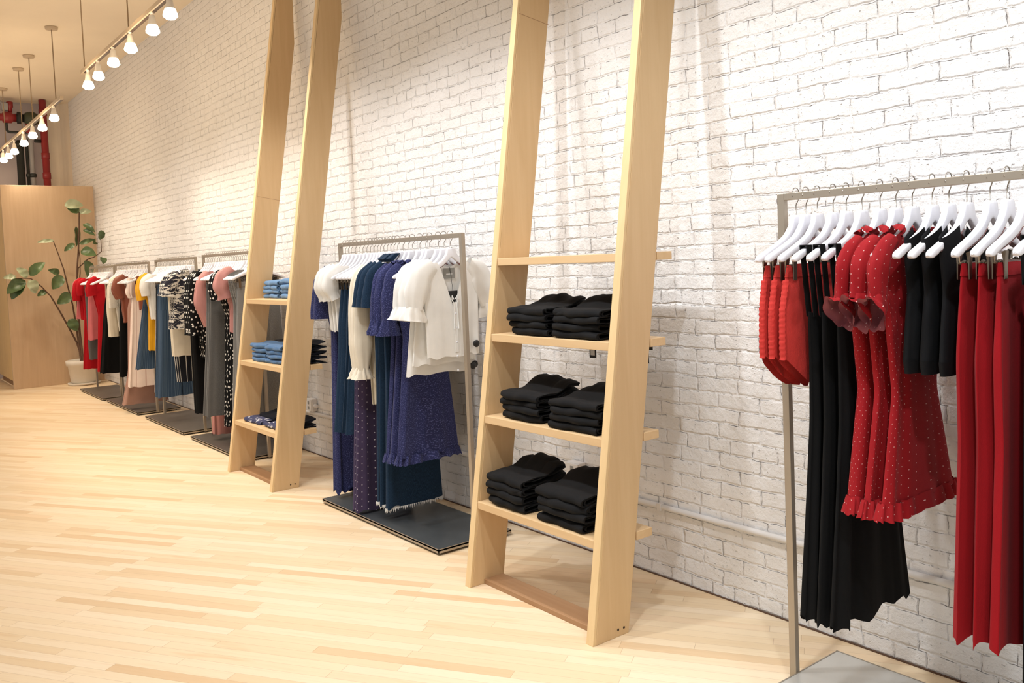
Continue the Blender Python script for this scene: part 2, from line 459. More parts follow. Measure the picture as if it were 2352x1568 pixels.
# ---------------------------------------------------------------- fitting room partition at the far end
t0 = thing('plywood_partition', 'tall plywood fitting room partition behind the potted plant', 'partition', (-13.42, 0, 0))
m = MB(); m.box(-0.03, 0.0, -1.17, -0.02, 0.0, 2.78); obj('side_panel', m, M['ply'], t0, bevel=0.003)
m = MB(); m.box(-1.55, -0.10, -1.15, -1.12, 0.10, 2.72); obj('front_panel', m, M['ply_lit'], t0, bevel=0.003)  # warm light on this face painted in as a brighter plywood
m = MB(); m.box(-1.55, -0.04, -1.10, -1.07, 0.0, 0.10); obj('toe_kick', m, M['wood_floorstrip'], t0)

# ---------------------------------------------------------------- pipes on the back wall
px = -14.7
t0 = thing('standpipe', 'dark red vertical sprinkler pipe above the partition', 'pipe', (px, -0.375, 0))
m = MB(); m.tube([(0, 0, 0), (0, 0, 4.19)], 0.05, 16); obj('pipe', m, M['red_paint'], t0)
for z in (4.0, 3.35, 3.05):
    m = MB(); m.lathe([(0.05, -0.05), (0.058, -0.045), (0.058, 0.045), (0.05, 0.05)], 16, (0, 0, z)); obj('coupling', m, M['red_paint'], t0)
m = MB(); m.lathe([(0.02, -0.14), (0.026, -0.13), (0.026, -0.05)], 10, (0, 0, 3.57), 'y'); obj('side_outlet', m, M['black_iron'], t0)
m = MB(); m.tube([(0, 0, 0), (0, 0, 3.50)], 0.052, 14)
t0 = thing('black_pipe', 'thick black vertical pipe beside the red standpipe', 'pipe', (px, -0.715, 0)); obj('pipe', m, M['black_iron'], t0)
m = MB(); m.lathe([(0.05, 0), (0.075, 0.02), (0.06, 0.06), (0.035, 0.10)], 14, (0, 0, 3.47)); obj('pipe_cap', m, M['black_iron'], t0)
for y, r, zt, lab, mt in ((-0.622, 0.022, 3.6, 'thin dark grey pipe right beside the thick black pipe', 'black_iron'), (-0.56, 0.034, 3.62, 'pale grey vertical pipe between black pipe and red standpipe', 'grey_pipe')):
    t0 = thing('grey_pipe', lab, 'pipe', (px, y, 0))
    m = MB(); m.tube([(0, 0, 0), (0, 0, zt)], r, 12); obj('pipe', m, M[mt], t0)
    m = MB(); m.lathe([(r, -0.03), (r * 1.5, -0.02), (r * 1.5, 0.02), (r, 0.03)], 12, (0, 0, 3.05)); obj('coupling', m, M['black_iron'], t0)
t0 = thing('sprinkler_valve', 'red and dark green sprinkler valve assembly high on the back wall', 'valve', (px, -0.9, 3.9))
m = MB(); m.lathe([(0.055, -0.7), (0.055, -0.02), (0.085, 0.0), (0.085, 0.10), (0.06, 0.12), (0.06, 0.16)], 18, (0, 0, 0), 'y'); obj('red_pipe', m, M['red_paint'], t0)
m = MB(); m.lathe([(0.06, 0.16), (0.06, 0.18), (0.09, 0.18), (0.09, 0.23), (0.06, 0.24), (0.06, 0.26)], 18, (0, 0, 0), 'y'); obj('flange', m, M['black_iron'], t0)
m = MB(); m.lathe([(0.05, 0.26), (0.085, 0.28), (0.105, 0.34), (0.10, 0.40), (0.07, 0.45), (0.04, 0.47)], 20, (0.02, 0, -0.005), 'y'); obj('valve_body', m, M['green_iron'], t0)
m = MB(); m.lathe([(0.03, 0.05), (0.03, 0.12), (0.045, 0.13), (0.045, 0.21), (0.02, 0.22)], 14, (0, 0.09, 0.02)); obj('valve_stem', m, M['red_paint'], t0)
m = MB(); m.tube([(0, 0.03, -0.08), (0, 0.03, -0.18), (0, 0.045, -0.205), (0, 0.07, -0.215), (0, 0.30, -0.21)], 0.02, 10); obj('drain_elbow', m, M['black_iron'], t0)
m = MB(); m.box(-0.04, 0.04, 0.28, 0.37, -0.22, -0.07); obj('alarm_box', m, M['red_paint'], t0, bevel=0.006)
m = MB(); m.box(-0.05, 0.05, -0.02, 0.06, 0.10, 0.2); m.tube([(0, 0.02, 0.18), (0, -0.12, 0.3)], 0.02, 8); obj('hanger_bracket', m, M['grey_pipe'], t0)

# ---------------------------------------------------------------- track lights
def track(x0, x1, z, label, rods):
    t0 = thing('light_track', label, 'light track', (0, -0.98, z))
    m = MB(); m.box(x0, x1, -0.018, 0.018, -0.012, 0.022); obj('rail', m, M['track'], t0, bevel=0.002)
    m = MB(); m.box(x0 + 0.05, x1 - 0.05, -0.006, 0.0205, -0.0135, -0.006); obj('rail_slot', m, M['slot'], t0)
    for x in rods:
        m = MB(); m.tube([(x, 0, 0.02), (x, 0, CEIL - z)], 0.006, 6); rd = obj('suspension_rod', m, M['rod'], t0)
        m = MB(); m.lathe([(0.06, -0.03), (0.065, -0.012), (0.065, 0.0)], 16, (x, 0, CEIL - z)); obj('canopy', m, M['track'], rd)
    return t0
track(-9.10, 1.0, 3.455, 'near ceiling light track with white spotlights above the brick wall', (-9.0, -7.4, -5.8, -4.2, -2.6, -1.0))
track(-15.0, -10.12, 3.39, 'far ceiling light track with spotlights near the red pipe', (-10.42, -11.86, -12.64, -14.05))
LX = [(-6.31, 3.36), (-6.75, 3.35), (-7.37, 3.35), (-7.93, 3.35), (-8.48, 3.34), (-8.89, 3.33), (-10.58, 3.285), (-11.29, 3.28),
      (-11.93, 3.28), (-12.58, 3.27), (-13.36, 3.26), (-13.87, 3.26), (-14.37, 3.26)]
m = MB(); m.lathe([(0.016, 0.075), (0.022, 0.07), (0.026, 0.03), (0.034, 0.005), (0.035, 0.002), (0.030, 0.002)], 18, caps=False); housing = m.mesh('housing'); housing.materials.append(M['lamp'])
m = MB(); m.lathe([(0.002, -0.076), (0.03, -0.070), (0.050, -0.052), (0.050, -0.040), (0.040, -0.010), (0.033, 0.006), (0.01, 0.008)], 18); bulbm = m.mesh('bulb'); bulbm.materials.append(M['bulb'])
for i, (x, z) in enumerate(LX):
    near = i < 6
    zt = 3.455 if near else 3.39
    k = i if near else i - 6
    lab = ('lit white spotlight on the near light track, %s from its far end' % ORD[5 - k]) if near else ('lit white spotlight on the far light track, %s from its near end' % ORD[k])
    t0 = thing('spotlight', lab, 'spotlight', (x, -0.98, z), 'spotlights on the ceiling tracks')
    obj('housing', None, None, t0, mesh=housing); obj('bulb', None, None, t0, mesh=bulbm)
    m = MB(); m.tube([(0, 0, 0.07), (0, 0, zt - z - 0.01)], 0.012, 8); obj('stem', m, M['lamp'], t0)

# ---------------------------------------------------------------- ladder shelves
def yf(z): return -0.735 + 0.155 * z
SHELF_Z = (0.39, 0.78, 1.155, 1.505)
def ladder(name, label, x0, x1, nshelf):
    """x0..x1 outer faces; two leaning uprights, shelves flush with their fronts"""
    T = 0.042
    t0 = thing(name, label, 'ladder shelf', (0, 0, 0), 'leaning wooden ladder shelves')
    zc = 3.24                      # height where the back edge meets the wall
    for xa, xb in ((x0, x0 + T), (x1 - T, x1)):
        m = MB()
        d = 0.014
        poly = [(yf(0) + d, 0), (-0.542, 0), (-0.542 + 0.155 * zc, zc), (-0.03, CEIL - 0.01), (min(-0.032, yf(CEIL) + d), CEIL - 0.01)]
        m.prism(poly, 'x', xa, xb); up = obj('upright', m, M['wood_z'], t0, bevel=0.002)
        m = MB(); m.prism([(yf(0), 0), (yf(0) + d, 0), (yf(CEIL - .01) + d - 0.0, CEIL - 0.01), (yf(CEIL - .01), CEIL - 0.01)], 'x', xa + 0.0012, xb - 0.0012)
        obj('edge_strip', m, M['wood_edge'], up, bevel=0.0015)
        zj = 2.66 if x0 > -4 else 2.05
        m = MB(); m.prism([(yf(zj) + d, zj), (-0.542 + 0.155 * zj, zj - 0.03), (-0.542 + 0.155 * zj, zj - 0.0275), (yf(zj) + d, zj + 0.0025)], 'x', xb, xb + 0.0004)
        if xa == x0: obj('board_joint', m, M['wood_floorstrip'], up)
        for q in ((0, 1) if xa != x0 else ()):
            m = MB(); m.lathe([(0.005, 0.0), (0.005, 0.0012)], 10, (xb, -0.60 + 0.032 * q, 0.028), 'x'); obj('screw', m, M['screw'], up)
    for z in SHELF_Z[:nshelf]:
        th = 0.034
        m = MB()
        ya, yb = yf(z) + 0.001, yf(z) + 0.285
        yu = -0.542 + 0.155 * z + 0.004       # back edge of the uprights
        poly = [(x0 + T, ya), (x1 - T, ya), (x1 - T, yu), (x1, yu), (x1, yb), (x0, yb), (x0, yu), (x0 + T, yu)]
        m.prism(poly, 'z', z - th, z); obj('shelf', m, M['wood_x'], t0, bevel=0.002)
    m = MB(); m.box(x0 + T, x1 - T, -0.655, -0.545, 0.0, 0.022); obj('floor_board', m, M['wood_floorstrip'], t0, bevel=0.002)
    return t0
ladder('ladder_shelf', 'near wooden ladder shelf holding stacks of folded black jeans', -3.266, -2.403, 4)
SHELF_Z = (0.385, 0.825, 1.28)
ladder('ladder_shelf', 'far wooden ladder shelf holding folded blue jeans', -6.387, -5.54, 3)

# ---------------------------------------------------------------- folded clothes on the shelves
def folded(w, d, tf, tr, seed, hump=0.0):
    """two nested folded sheets: rounded roll at the front, layered open ends, fuller at the back"""
    r = np.random.default_rng(seed)
    parts = []
    for (i, inset) in ((0, 0.0), (1, 0.34)):
        mb = MB()
        nx, path = 15, []
        h0, h1 = tf * (1 - inset) / 2, tr * (1 - inset * 0.7) / 2
        fr = inset * 0.03
        nb = 12
        tt = 0.30
        outer = []
        rr = h0 * 1.15
        def thick(q): return h0 + (h1 - h0) * max(0.0, (q - 0.45) / 0.55) ** 1.3
        for k in range(nb):                    # bottom, from back to front
            q = 1 - k / (nb - 1); outer.append((fr + rr + q * (d - rr - fr), -h0))
        for a in np.linspace(-PI / 2, PI / 2, 11)[1:-1]:
            outer.append((fr + rr - rr * math.cos(a) ** 0.8, h0 * math.sin(a)))
        for k in range(nb):
            q = k / (nb - 1); outer.append((fr + rr + q * (d - rr - fr), 2 * thick(q) - h0))
        outer = np.array(outer)
        cen = np.array([(min(max(p[0], fr + 0.025), d), 0.0) for p in outer])
        inn = outer + (cen - outer) * tt
        inn[:, 0] = np.maximum(inn[:, 0], outer[:, 0] + 0.004 * (outer[:, 0] < fr + 0.03))
        loop = np.vstack([outer, inn[::-1]])
        rings = []
        ph = r.uniform(0, 6, 6)
        for xi in np.linspace(-w / 2, w / 2, nx):
            y = loop[:, 0].copy(); z = loop[:, 1].copy()
            e = abs(xi) / (w / 2)
            z = z * (1 - 0.06 * e ** 4) + 0.0025 * np.sin(xi * 30 + ph[0] + y * 20) + 0.003 * np.sin(y * 45 + ph[1])
            y = y + 0.006 * np.sin(xi * 17 + ph[2]) + 0.003 * np.sin(xi * 60 + ph[3]) + 0.006 * e ** 3
            z = z + hump * np.clip((y - 0.11) / 0.10, 0, 1) ** 1.5 * (0.8 + 0.2 * np.sin(xi * 14 + ph[4])) * (1 - 0.5 * e ** 2) * (loop[:, 1] > -0.5 * tf)
            z = z + 0.005 * np.clip((y - 0.14) / 0.1, 0, 1) * np.sin(xi * 55 + ph[5])
            rings.append(np.stack([np.full(len(y), xi) + 0.003 * np.sin(y * 60 + ph[1]), y, z], 1))
        R = np.array(rings)
        n = len(loop)
        cum = np.r_[0, np.cumsum(np.hypot(*np.diff(loop, axis=0).T))]
        o = len(mb.v)
        fs, us = [], []
        for a in range(nx - 1):
            for b in range(n):
                c = (b + 1) % n
                fs.append([a * n + b, (a + 1) * n + b, (a + 1) * n + c, a * n + c])
                u0, u1 = a * w / nx, (a + 1) * w / nx
                us.append([(u0, cum[b]), (u1, cum[b]), (u1, cum[b] + 0.01), (u0, cum[b] + 0.01)])
        mb.add(R.reshape(-1, 3), fs, us, True)
        h = n // 2
        caps = []
        for b in range(h - 1):
            caps.append([b, b + 1, n - 2 - b, n - 1 - b])
        mb.add(R[0], [c[::-1] for c in caps]); mb.add(R[-1], caps)
        parts.append(mb)
    return parts

def stack(x, y, z, n, w, d, th, mat, name, what, where, group, rise=0.012, rot=0.0, seed=0, tagged=None, tops=0.04, wob=0.008):
    pos = ['bottom', 'second from bottom', 'third from bottom', 'top'] if n == 4 else ['bottom', 'middle', 'topmost'] if n == 3 else ['lower', 'upper']
    zz = z
    for i in range(n):
        r = np.random.default_rng(seed * 17 + i)
        top = i == n - 1
        tr = th + rise
        pa = folded(w, d * (1.0 - 0.03 * r.random()), th * (0.94 + 0.2 * r.random()), tr, seed * 31 + i, tops if top else 0.0)
        t0 = thing(name, '%s %s, %s of stack' % (what, where, pos[i]), 'jeans' if 'jeans' in what else 'folded clothes',
                   (x + r.uniform(-wob, wob), y + r.uniform(0, wob), zz + th / 2 + 0.003), group)
        t0.rotation_euler = (math.radians(0.35) * i, 0, rot + r.uniform(-0.05, 0.05))
        obj('outer_fold', pa[0], mat, t0); obj('inner_fold', pa[1], mat, t0)
        zz += th + 0.0012
        if tagged and i == 0:
            tx = tagged
            m = MB(); m.box(tx - 0.02, tx + 0.05, 0.279, 0.281, -0.078, -0.035); tg = obj('price_tag', m, M['tagblack'], t0)
            m = MB(); m.box(tx - 0.02, tx + 0.024, 0.282, 0.284, -0.136, -0.086); tg2 = obj('price_tag', m, M['tagblack'], t0)
            m = MB(); m.box(tx - 0.012, tx + 0.016, 0.2812, 0.282, -0.124, -0.100); obj('tag_sticker', m, M['tagwhite'], tg2)
            m = MB(); m.tube([(tx, d - 0.03, -0.004), (tx, 0.276, -0.008), (tx, 0.2805, -0.04), (tx, 0.283, -0.09)], 0.001, 5); obj('tag_string', m, M['tagblack'], t0)

BJ = 'folded black jeans on near ladder'
for z, lv, xl, xr, yfr in ((0.39, 'bottom shelf', -3.04, -2.66, -0.665), (0.78, 'second shelf', -2.995, -2.63, -0.60), (1.155, 'third shelf', -2.985, -2.665, -0.543)):
    th = 0.0345 if z < 0.5 else 0.029
    stack(xl, yfr, z, 4, 0.265, 0.255, th, F['blackjean'], 'folded_jeans', BJ, lv + ' left', 'folded black jeans', seed=int(z * 100), rot=-0.03, tops=0.05, tagged=0.11 if z > 1 else None)
    stack(xr, yfr - 0.004, z, 4, 0.285, 0.265, th, F['blackjean'], 'folded_jeans', BJ, lv + ' right', 'folded black jeans', seed=int(z * 100) + 3, rot=0.02, tops=0.045, tagged=0.135 if z > 1 else None)
LJ = 'folded light blue jeans on far ladder'
stack(-6.165, -0.425, 1.28, 4, 0.26, 0.25, 0.031, F['bluejean'], 'folded_jeans', LJ, 'top shelf left', 'folded blue jeans', seed=5, rise=0.006, tops=0.01)
stack(-5.86, -0.42, 1.28, 4, 0.27, 0.25, 0.033, F['bluejean'], 'folded_jeans', LJ, 'top shelf right', 'folded blue jeans', seed=6, rise=0.006, tops=0.01)
MJ = 'folded blue jeans on far ladder'
stack(-6.125, -0.56, 0.825, 4, 0.26, 0.14, 0.030, F['bluejean2'], 'folded_jeans', MJ, 'middle shelf left', 'folded blue jeans', seed=7, rise=0.008, tops=0.02)
stack(-5.85, -0.555, 0.825, 4, 0.25, 0.14, 0.030, F['bluejean2'], 'folded_jeans', MJ, 'middle shelf right', 'folded blue jeans', seed=8, rise=0.008, tops=0.02)
stack(-6.08, -0.405, 0.825, 4, 0.26, 0.12, 0.033, F['inkjean'], 'folded_jeans', 'folded ink jeans on far ladder', 'middle shelf behind left stack', 'folded ink jeans', seed=9, rise=0.014, tops=0.03)
stack(-5.74, -0.405, 0.825, 4, 0.30, 0.13, 0.033, F['inkjean'], 'folded_jeans', 'folded ink jeans on far ladder', 'middle shelf behind right stack', 'folded ink jeans', seed=10, rise=0.014, tops=0.03)
def folded_top(x, y, z, label, seed, mats):
    t0 = thing('folded_blouse', label, 'folded clothes', (x, y, z), 'folded floral tops')
    for k, (dx, dy, dz, w, d, th) in enumerate(((0, 0, 0.014, 0.30, 0.17, 0.026), (0.02, 0.10, 0.024, 0.28, 0.16, 0.046))):
        pa = folded(w, d, th, th * 1.4, seed + k, 0.012)
        o = obj(('front_fold', 'sleeve_fold')[k], pa[0], mats[k], t0, (dx, dy, dz))
        obj('inner_fold', pa[1], mats[k], o)
folded_top(-6.10, -0.64, 0.386, 'folded navy floral top at left on far ladder bottom shelf', 41, (F['floral'], F['inkjean']))
folded_top(-5.745, -0.635, 0.386, 'folded navy floral top at right on far ladder bottom shelf', 51, (F['floral'], F['inkjean']))

# ---------------------------------------------------------------- clothing racks
def rack(label, x0, x1, yb, ztop, plate, plate_y):
    t0 = thing('clothing_rack', label, 'clothing rack', (0, 0, 0), 'steel clothing racks')
    hw = 0.011
    for x, s in ((x0, 1), (x1, -1)):
        m = MB(); m.box(x - 0.013, x + 0.013, yb - hw, yb + hw, 0.012, ztop); obj('post', m, M['steel'], t0, bevel=0.0015)
    m = MB(); m.box(x0 + 0.013, x1 - 0.013, yb - hw, yb + hw, ztop - 0.024, ztop); obj('top_bar', m, M['steel'], t0, bevel=0.0015)
    xa, xb = x0 + 0.013, x1 - 0.013
    ya, yb2 = plate_y
    m = MB(); m.box(xa, xb, ya, yb2, 0.022, 0.032); p = obj('base_plate', m, M[plate], t0, bevel=0.001)
    m = MB()
    for q in ((xa, xb, ya, ya + 0.004, 0.012, 0.0335), (xa, xb, yb2 - 0.004, yb2, 0.012, 0.0335), (xa - 0.0, xa + 0.004, ya, yb2, 0.012, 0.0335), (xb - 0.004, xb, ya, yb2, 0.012, 0.0335)):
        m.box(*q)
    obj('plate_rim', m, M['steel'], p)
    m = MB(); m.box(xa + 0.03, xb - 0.03, ya + 0.03, yb2 - 0.03, 0.0, 0.022); obj('plinth', m, M['black_iron'], t0)
    return t0

# hanger meshes, origin at the top of the bar
def hz(d):
    """hanger shoulder height below the bar top at distance d from the neck"""
    xs = [0, 0.025, 0.0275, 0.033, 0.045, 0.064, 0.10, 0.136, 0.17, 0.20, 0.215, 0.222]
    zs = [-0.074, -0.0745, -0.090, -0.104, -0.121, -0.140, -0.160, -0.176, -0.190, -0.202, -0.210, -0.217]
    return np.interp(np.abs(d), xs, zs)
def hbot(d):
    xs = [0, 0.01, 0.03, 0.066, 0.11, 0.155, 0.17, 0.176, 0.205, 0.216, 0.222]
    zs = [-0.124, -0.128, -0.146, -0.172, -0.191, -0.206, -0.210, -0.216, -0.227, -0.227, -0.222]
    return np.interp(np.abs(d), xs, zs)
def hanger_meshes():
    arm = np.concatenate([[0.0262, 0.0275, 0.030, 0.034], np.linspace(0.04, 0.20, 18), [0.206, 0.211, 0.215, 0.218, 0.2205, 0.222]])
    d = np.concatenate([-arm[::-1], np.linspace(-0.025, 0.025, 7), arm])
    top, bot = hz(d), hbot(d)
    rings = []
    for di, a, b in zip(d, top, bot):
        c, h = (a + b) / 2, (a - b) / 2
        q = abs(di) / 0.222
        tx = 0.0095 + 0.0015 * q     # arms widen to the ends
        e_ = math.sqrt(max(0.02, 1 - max(0.0, (abs(di) - 0.205) / 0.0172) ** 2)); tx *= e_; h *= (0.35 + 0.65 * e_)
        ring = []
        for k in range(16):
            an = 2 * PI * k / 16
            ca, sa = math.cos(an), math.sin(an)
            ring.append((tx * math.copysign(abs(ca) ** 0.45, ca), di, c + h * math.copysign(abs(sa) ** 0.45, sa)))
        rings.append(ring)
    m = MB(); m.grid(rings); n = 16; L = len(rings)
    m.f += [list(range(n))[::-1], [(L - 1) * n + k for k in range(n)]]; m.uv += [[(0, 0)] * n] * 2; m.smooth += [True, True]
    body = m.mesh('shoulders'); body.materials.append(M['white'])
    # wire hook: up from the neck, S-bend, over the bar, tip down in front
    pts = [(0, 0, -0.085), (0, 0, -0.045)]
    pts += [(0, 0.002, -0.038), (0, 0.010, -0.030), (0, 0.0155, -0.022), (0, 0.0165, -0.010)]
    for a in np.linspace(0, PI, 9): pts.append((0, 0.0165 * math.cos(a), 0.004 + 0.0115 * math.sin(a)))
    pts.append((0, -0.0165, -0.006)); pts.append((0, -0.0195, -0.013))
    m = MB(); m.tube(pts, 0.0018, 7); hook = m.mesh('hook'); hook.materials.append(M['wire'])
    underside_shade = []  # thin strips that paint the shade under each arm
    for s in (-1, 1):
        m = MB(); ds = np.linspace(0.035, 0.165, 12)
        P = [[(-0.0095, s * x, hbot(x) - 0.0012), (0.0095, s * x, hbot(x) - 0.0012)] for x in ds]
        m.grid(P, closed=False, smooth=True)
        g = m.mesh('shade_strip'); g.materials.append(M['underside_shade']); underside_shade.append(g)
    m = MB(); pts = [(0, -0.185, -0.215), (0, -0.185, -0.238), (0, -0.181, -0.243), (0, 0.181, -0.243), (0, 0.185, -0.238), (0, 0.185, -0.215)]
    m.tube(pts, 0.0016, 6); bar = m.mesh('clip_bar'); bar.materials.append(M['wire'])
    m = MB()
    for s in (-1, 1):
        m.prism([(s * 0.008, -0.216), (s * 0.0175, -0.212), (s * 0.0190, -0.214), (s * 0.0165, -0.245), (s * 0.0165, -0.286), (s * 0.0145, -0.287), (s * 0.013, -0.245)], 'y', -0.0085, 0.0085)
        m.tube([(0, 0.004 * s, -0.243), (s * 0.014, 0.004 * s, -0.243)], 0.004, 8)
    m.tube([(0, -0.006, -0.240), (0, 0.006, -0.240)], 0.005, 8)
    clip = m.mesh('clip'); clip.materials.append(M['clip'])
    return body, hook, underside_shade, bar, clip
HB, HH, HG, HBAR, HCLIP = hanger_meshes()

def hanger_proto(name, clips):
    r = bpy.data.objects.new(name, None); r.empty_display_size = 0.03
    kids = [bpy.data.objects.new('shoulders', HB), bpy.data.objects.new('hook', HH)] + [bpy.data.objects.new('shade_strip', g) for g in HG]
    if clips:
        kids.append(bpy.data.objects.new('clip_bar', HBAR))
        for s in (-1, 1):
            k = bpy.data.objects.new('clip', HCLIP); k.location = (0, s * 0.158, 0); kids.append(k)
    return r, kids
PROTO = {c: hanger_proto('clip_hanger' if c else 'clothes_hanger', c) for c in (False, True)}
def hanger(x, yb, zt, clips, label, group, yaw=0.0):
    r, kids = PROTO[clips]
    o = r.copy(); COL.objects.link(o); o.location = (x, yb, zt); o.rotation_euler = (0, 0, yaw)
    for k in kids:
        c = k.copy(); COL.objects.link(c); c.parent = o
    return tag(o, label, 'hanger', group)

# ---------------------------------------------------------------- garments
def interp_rows(rows, step):
    rows = sorted(rows, key=lambda r: -r[0])
    z = np.array([r[0] for r in rows]); A = np.array([r[1:] for r in rows], float)
    n = max(4, int((z[0] - z[-1]) / step))
    zs = np.linspace(z[0], z[-1], n)
    cols = [np.interp(-zs, -z, A[:, i]) for i in range(A.shape[1])]
    k = np.array([1, 2, 1]) / 4
    out = []
    for c in cols:
        p = np.r_[c[0], c, c[-1]]; q = np.convolve(p, k, 'valid'); q[0], q[-1] = c[0], c[-1]; out.append(q)
    return zs, np.array(out).T

def body(rows, nf=7, seed=0, top=None, zblend=None, N=64, step=0.03, hem=0.0, p=0.72, ruff=0):
    """tube of cloth; rows = (z, reach toward the room, reach toward the wall, half thickness, fold depth)"""
    r = np.random.default_rng(seed)
    zs, A = interp_rows(rows, step)
    th = np.linspace(0, 2 * PI, N, endpoint=False)
    c, s = np.cos(th), np.sin(th)
    cp, sp = np.sign(c) * np.abs(c) ** p, np.sign(s) * np.abs(s) ** p
    ph = r.uniform(0, 6.28, 8); dr = r.uniform(-2.0, 2.0, 8)
    zt, zb = zs[0], zs[-1]
    P = []
    for z, (a, b, t, am) in zip(zs, A):
        f = (np.sin(nf * th + ph[0] + dr[0] * z) + 0.8 * np.sin((nf - 2) * th + ph[1] + dr[1] * z) + 0.55 * np.sin((nf + 3) * th + ph[2] + dr[2] * z) * np.sin(2 * th + ph[6]) + 0.2 * np.sin((2 * nf + 3) * th + ph[7] + 2 * dr[3] * z)) / 1.5
        g = np.sin(4 * th + ph[3] + dr[3] * z)
        y = np.where(c >= 0, -a * np.abs(c) ** p, b * np.abs(c) ** p) + am * 0.5 * g * c
        x = t * sp + am * f * np.sign(s) * np.abs(s) ** 0.5
        zz = np.full(N, z)
        if top is not None and z > zblend:
            w = (z - zblend) / (zt - zblend)
            zz = z - (zt - top(y, s)) * w
        if hem and z < zb + 0.12:
            w = 1 - (z - zb) / 0.12
            zz = zz + hem * w * (np.sin((nf + 2) * th + ph[4]) * 0.7 + np.sin(3 * th + ph[5]) * 0.4)
        if ruff and z < zb + 0.03:
            x = x + 0.006 * np.sin(ruff * th) * np.sign(s); y = y - 0.008 * c / np.maximum(np.abs(c), .2) * np.abs(c)
        P.append(np.stack([x, y, zz], 1))
    P = np.array(P)
    per = 2 * (A[:, 0] + A[:, 1]).mean() + 4 * A[:, 2].mean()
    du = per / N
    u = [[j * du for j in range(N)]] * len(P)
    m = MB(); m.grid(P, True, (u, du)); return m

def sleeve(pts, rad, seed=0, nf=5, amp=0.004, N=26, x0=0.0, flare=0.0, steps=18):
    """sleeve tube; pts (y,z) path from shoulder to cuff, rad (in-plane radius, thickness)"""
    r = np.random.default_rng(seed)
    pts = np.array(pts, float); rad = np.array(rad, float)
    L = np.r_[0, np.cumsum(np.hypot(*np.diff(pts, axis=0).T))]
    q = np.linspace(0, L[-1], steps)
    Y, Z = np.interp(q, L, pts[:, 0]), np.interp(q, L, pts[:, 1])
    k = np.array([1, 2, 1]) / 4
    for _ in range(2):
        Y[1:-1] = np.convolve(Y, k, 'valid'); Z[1:-1] = np.convolve(Z, k, 'valid')
    R1, R2 = np.interp(q, L, rad[:, 0]), np.interp(q, L, rad[:, 1])
    th = np.linspace(0, 2 * PI, N, endpoint=False); ph = r.uniform(0, 6, 4)
    P = []
    for i in range(steps):
        ty, tz = np.gradient(Y)[i], np.gradient(Z)[i]
        n = math.hypot(ty, tz) or 1
        ny, nz = -tz / n, ty / n
        w = i / (steps - 1)
        am = amp * (0.3 + w)
        f = 1 + (am * (0.8 * np.sin((nf - 2) * th + ph[0] + 1.5 * w) + 0.5 * np.sin((nf + 2) * th + ph[1] + 3 * w) + 0.5 * np.sin(2 * th + ph[2] + 11 * w))) / max(R1[i], 0.01)
        if flare and w > 0.86:
            f = f + flare * (w - 0.86) / 0.14 * (1 + 0.4 * np.sin(9 * th + ph[2]))
        P.append(np.stack([x0 + R2[i] * np.sin(th) * f, Y[i] + ny * R1[i] * np.cos(th) * f, Z[i] + nz * R1[i] * np.cos(th) * f], 1))
    P = np.array(P)
    du = 2 * PI * float(np.mean(R1)) / N
    m = MB(); m.grid(P, True, ([[j * du for j in range(N)]] * steps, du)); return m

def neck_top(zt, half, fd, bd, vee=False):
    """shoulder line following the hanger, scooped between +-half; fd/bd = front/back depth"""
    def f(y, s):
        d = np.abs(y)
        base = zt + hz(d) + 0.008
        edge = zt + hz(half) + 0.008
        dep = np.where(s > 0, fd, bd)
        q = np.clip(d / half, 0, 1)
        shape = (1 - q) if vee else (1 - q ** 2.2)
        return np.where(d < half, edge - dep * shape, base)
    return f

def strip(P0, P1, w, th=0.002, sag=0.0, n=10):
    """flat cloth strap from P0 to P1 (in y-z), width w in y"""
    m = MB(); rings = []
    for q in np.linspace(0, 1, n):
        x = P0[0] + (P1[0] - P0[0]) * q; y = P0[1] + (P1[1] - P0[1]) * q; z = P0[2] + (P1[2] - P0[2]) * q - sag * math.sin(PI * q)
        rings.append([(x - th, y - w / 2, z), (x - th, y + w / 2, z), (x + th, y + w / 2, z), (x + th, y - w / 2, z)])
    m.grid(rings, True, smooth=False); return m

def add_tag(t0, x, y, z):
    m = MB(); m.box(x, x + 0.0015, y - 0.018, y + 0.018, z - 0.07, z); tg = obj('price_tag', m, M['tagblack'], t0)
    m = MB(); m.box(x + 0.0015, x + 0.002, y - 0.012, y + 0.012, z - 0.038, z - 0.012); obj('tag_sticker', m, M['tagwhite'], tg)

class Rack:
    def __init__(self, short, yb, ztop): self.short, self.yb, self.zt = short, yb, ztop

WORD = {1: [''], 2: ['farther of two', 'nearer of two'], 3: ['farthest of three', 'middle of three', 'nearest of three'],
        4: ['farthest of four', 'second farthest of four', 'second nearest of four', 'nearest of four'],
        5: ['farthest of five', 'second farthest of five', 'middle of five', 'second nearest of five', 'nearest of five']}

def garment(rk, xs, name, what, cat, group, make, seed=0):
    n = len(xs)
    for i, x in enumerate(xs):
        lab = '%s on %s' % (what, rk.short) + (', ' + WORD[n][i] if n > 1 else '')
        t0 = thing(name, lab, cat, (x, rk.yb, 0), group if n > 1 else None)
        make(t0, rk, seed * 100 + i, i, n)

WAIST = 0.245      # waist below the bar top, for clipped garments

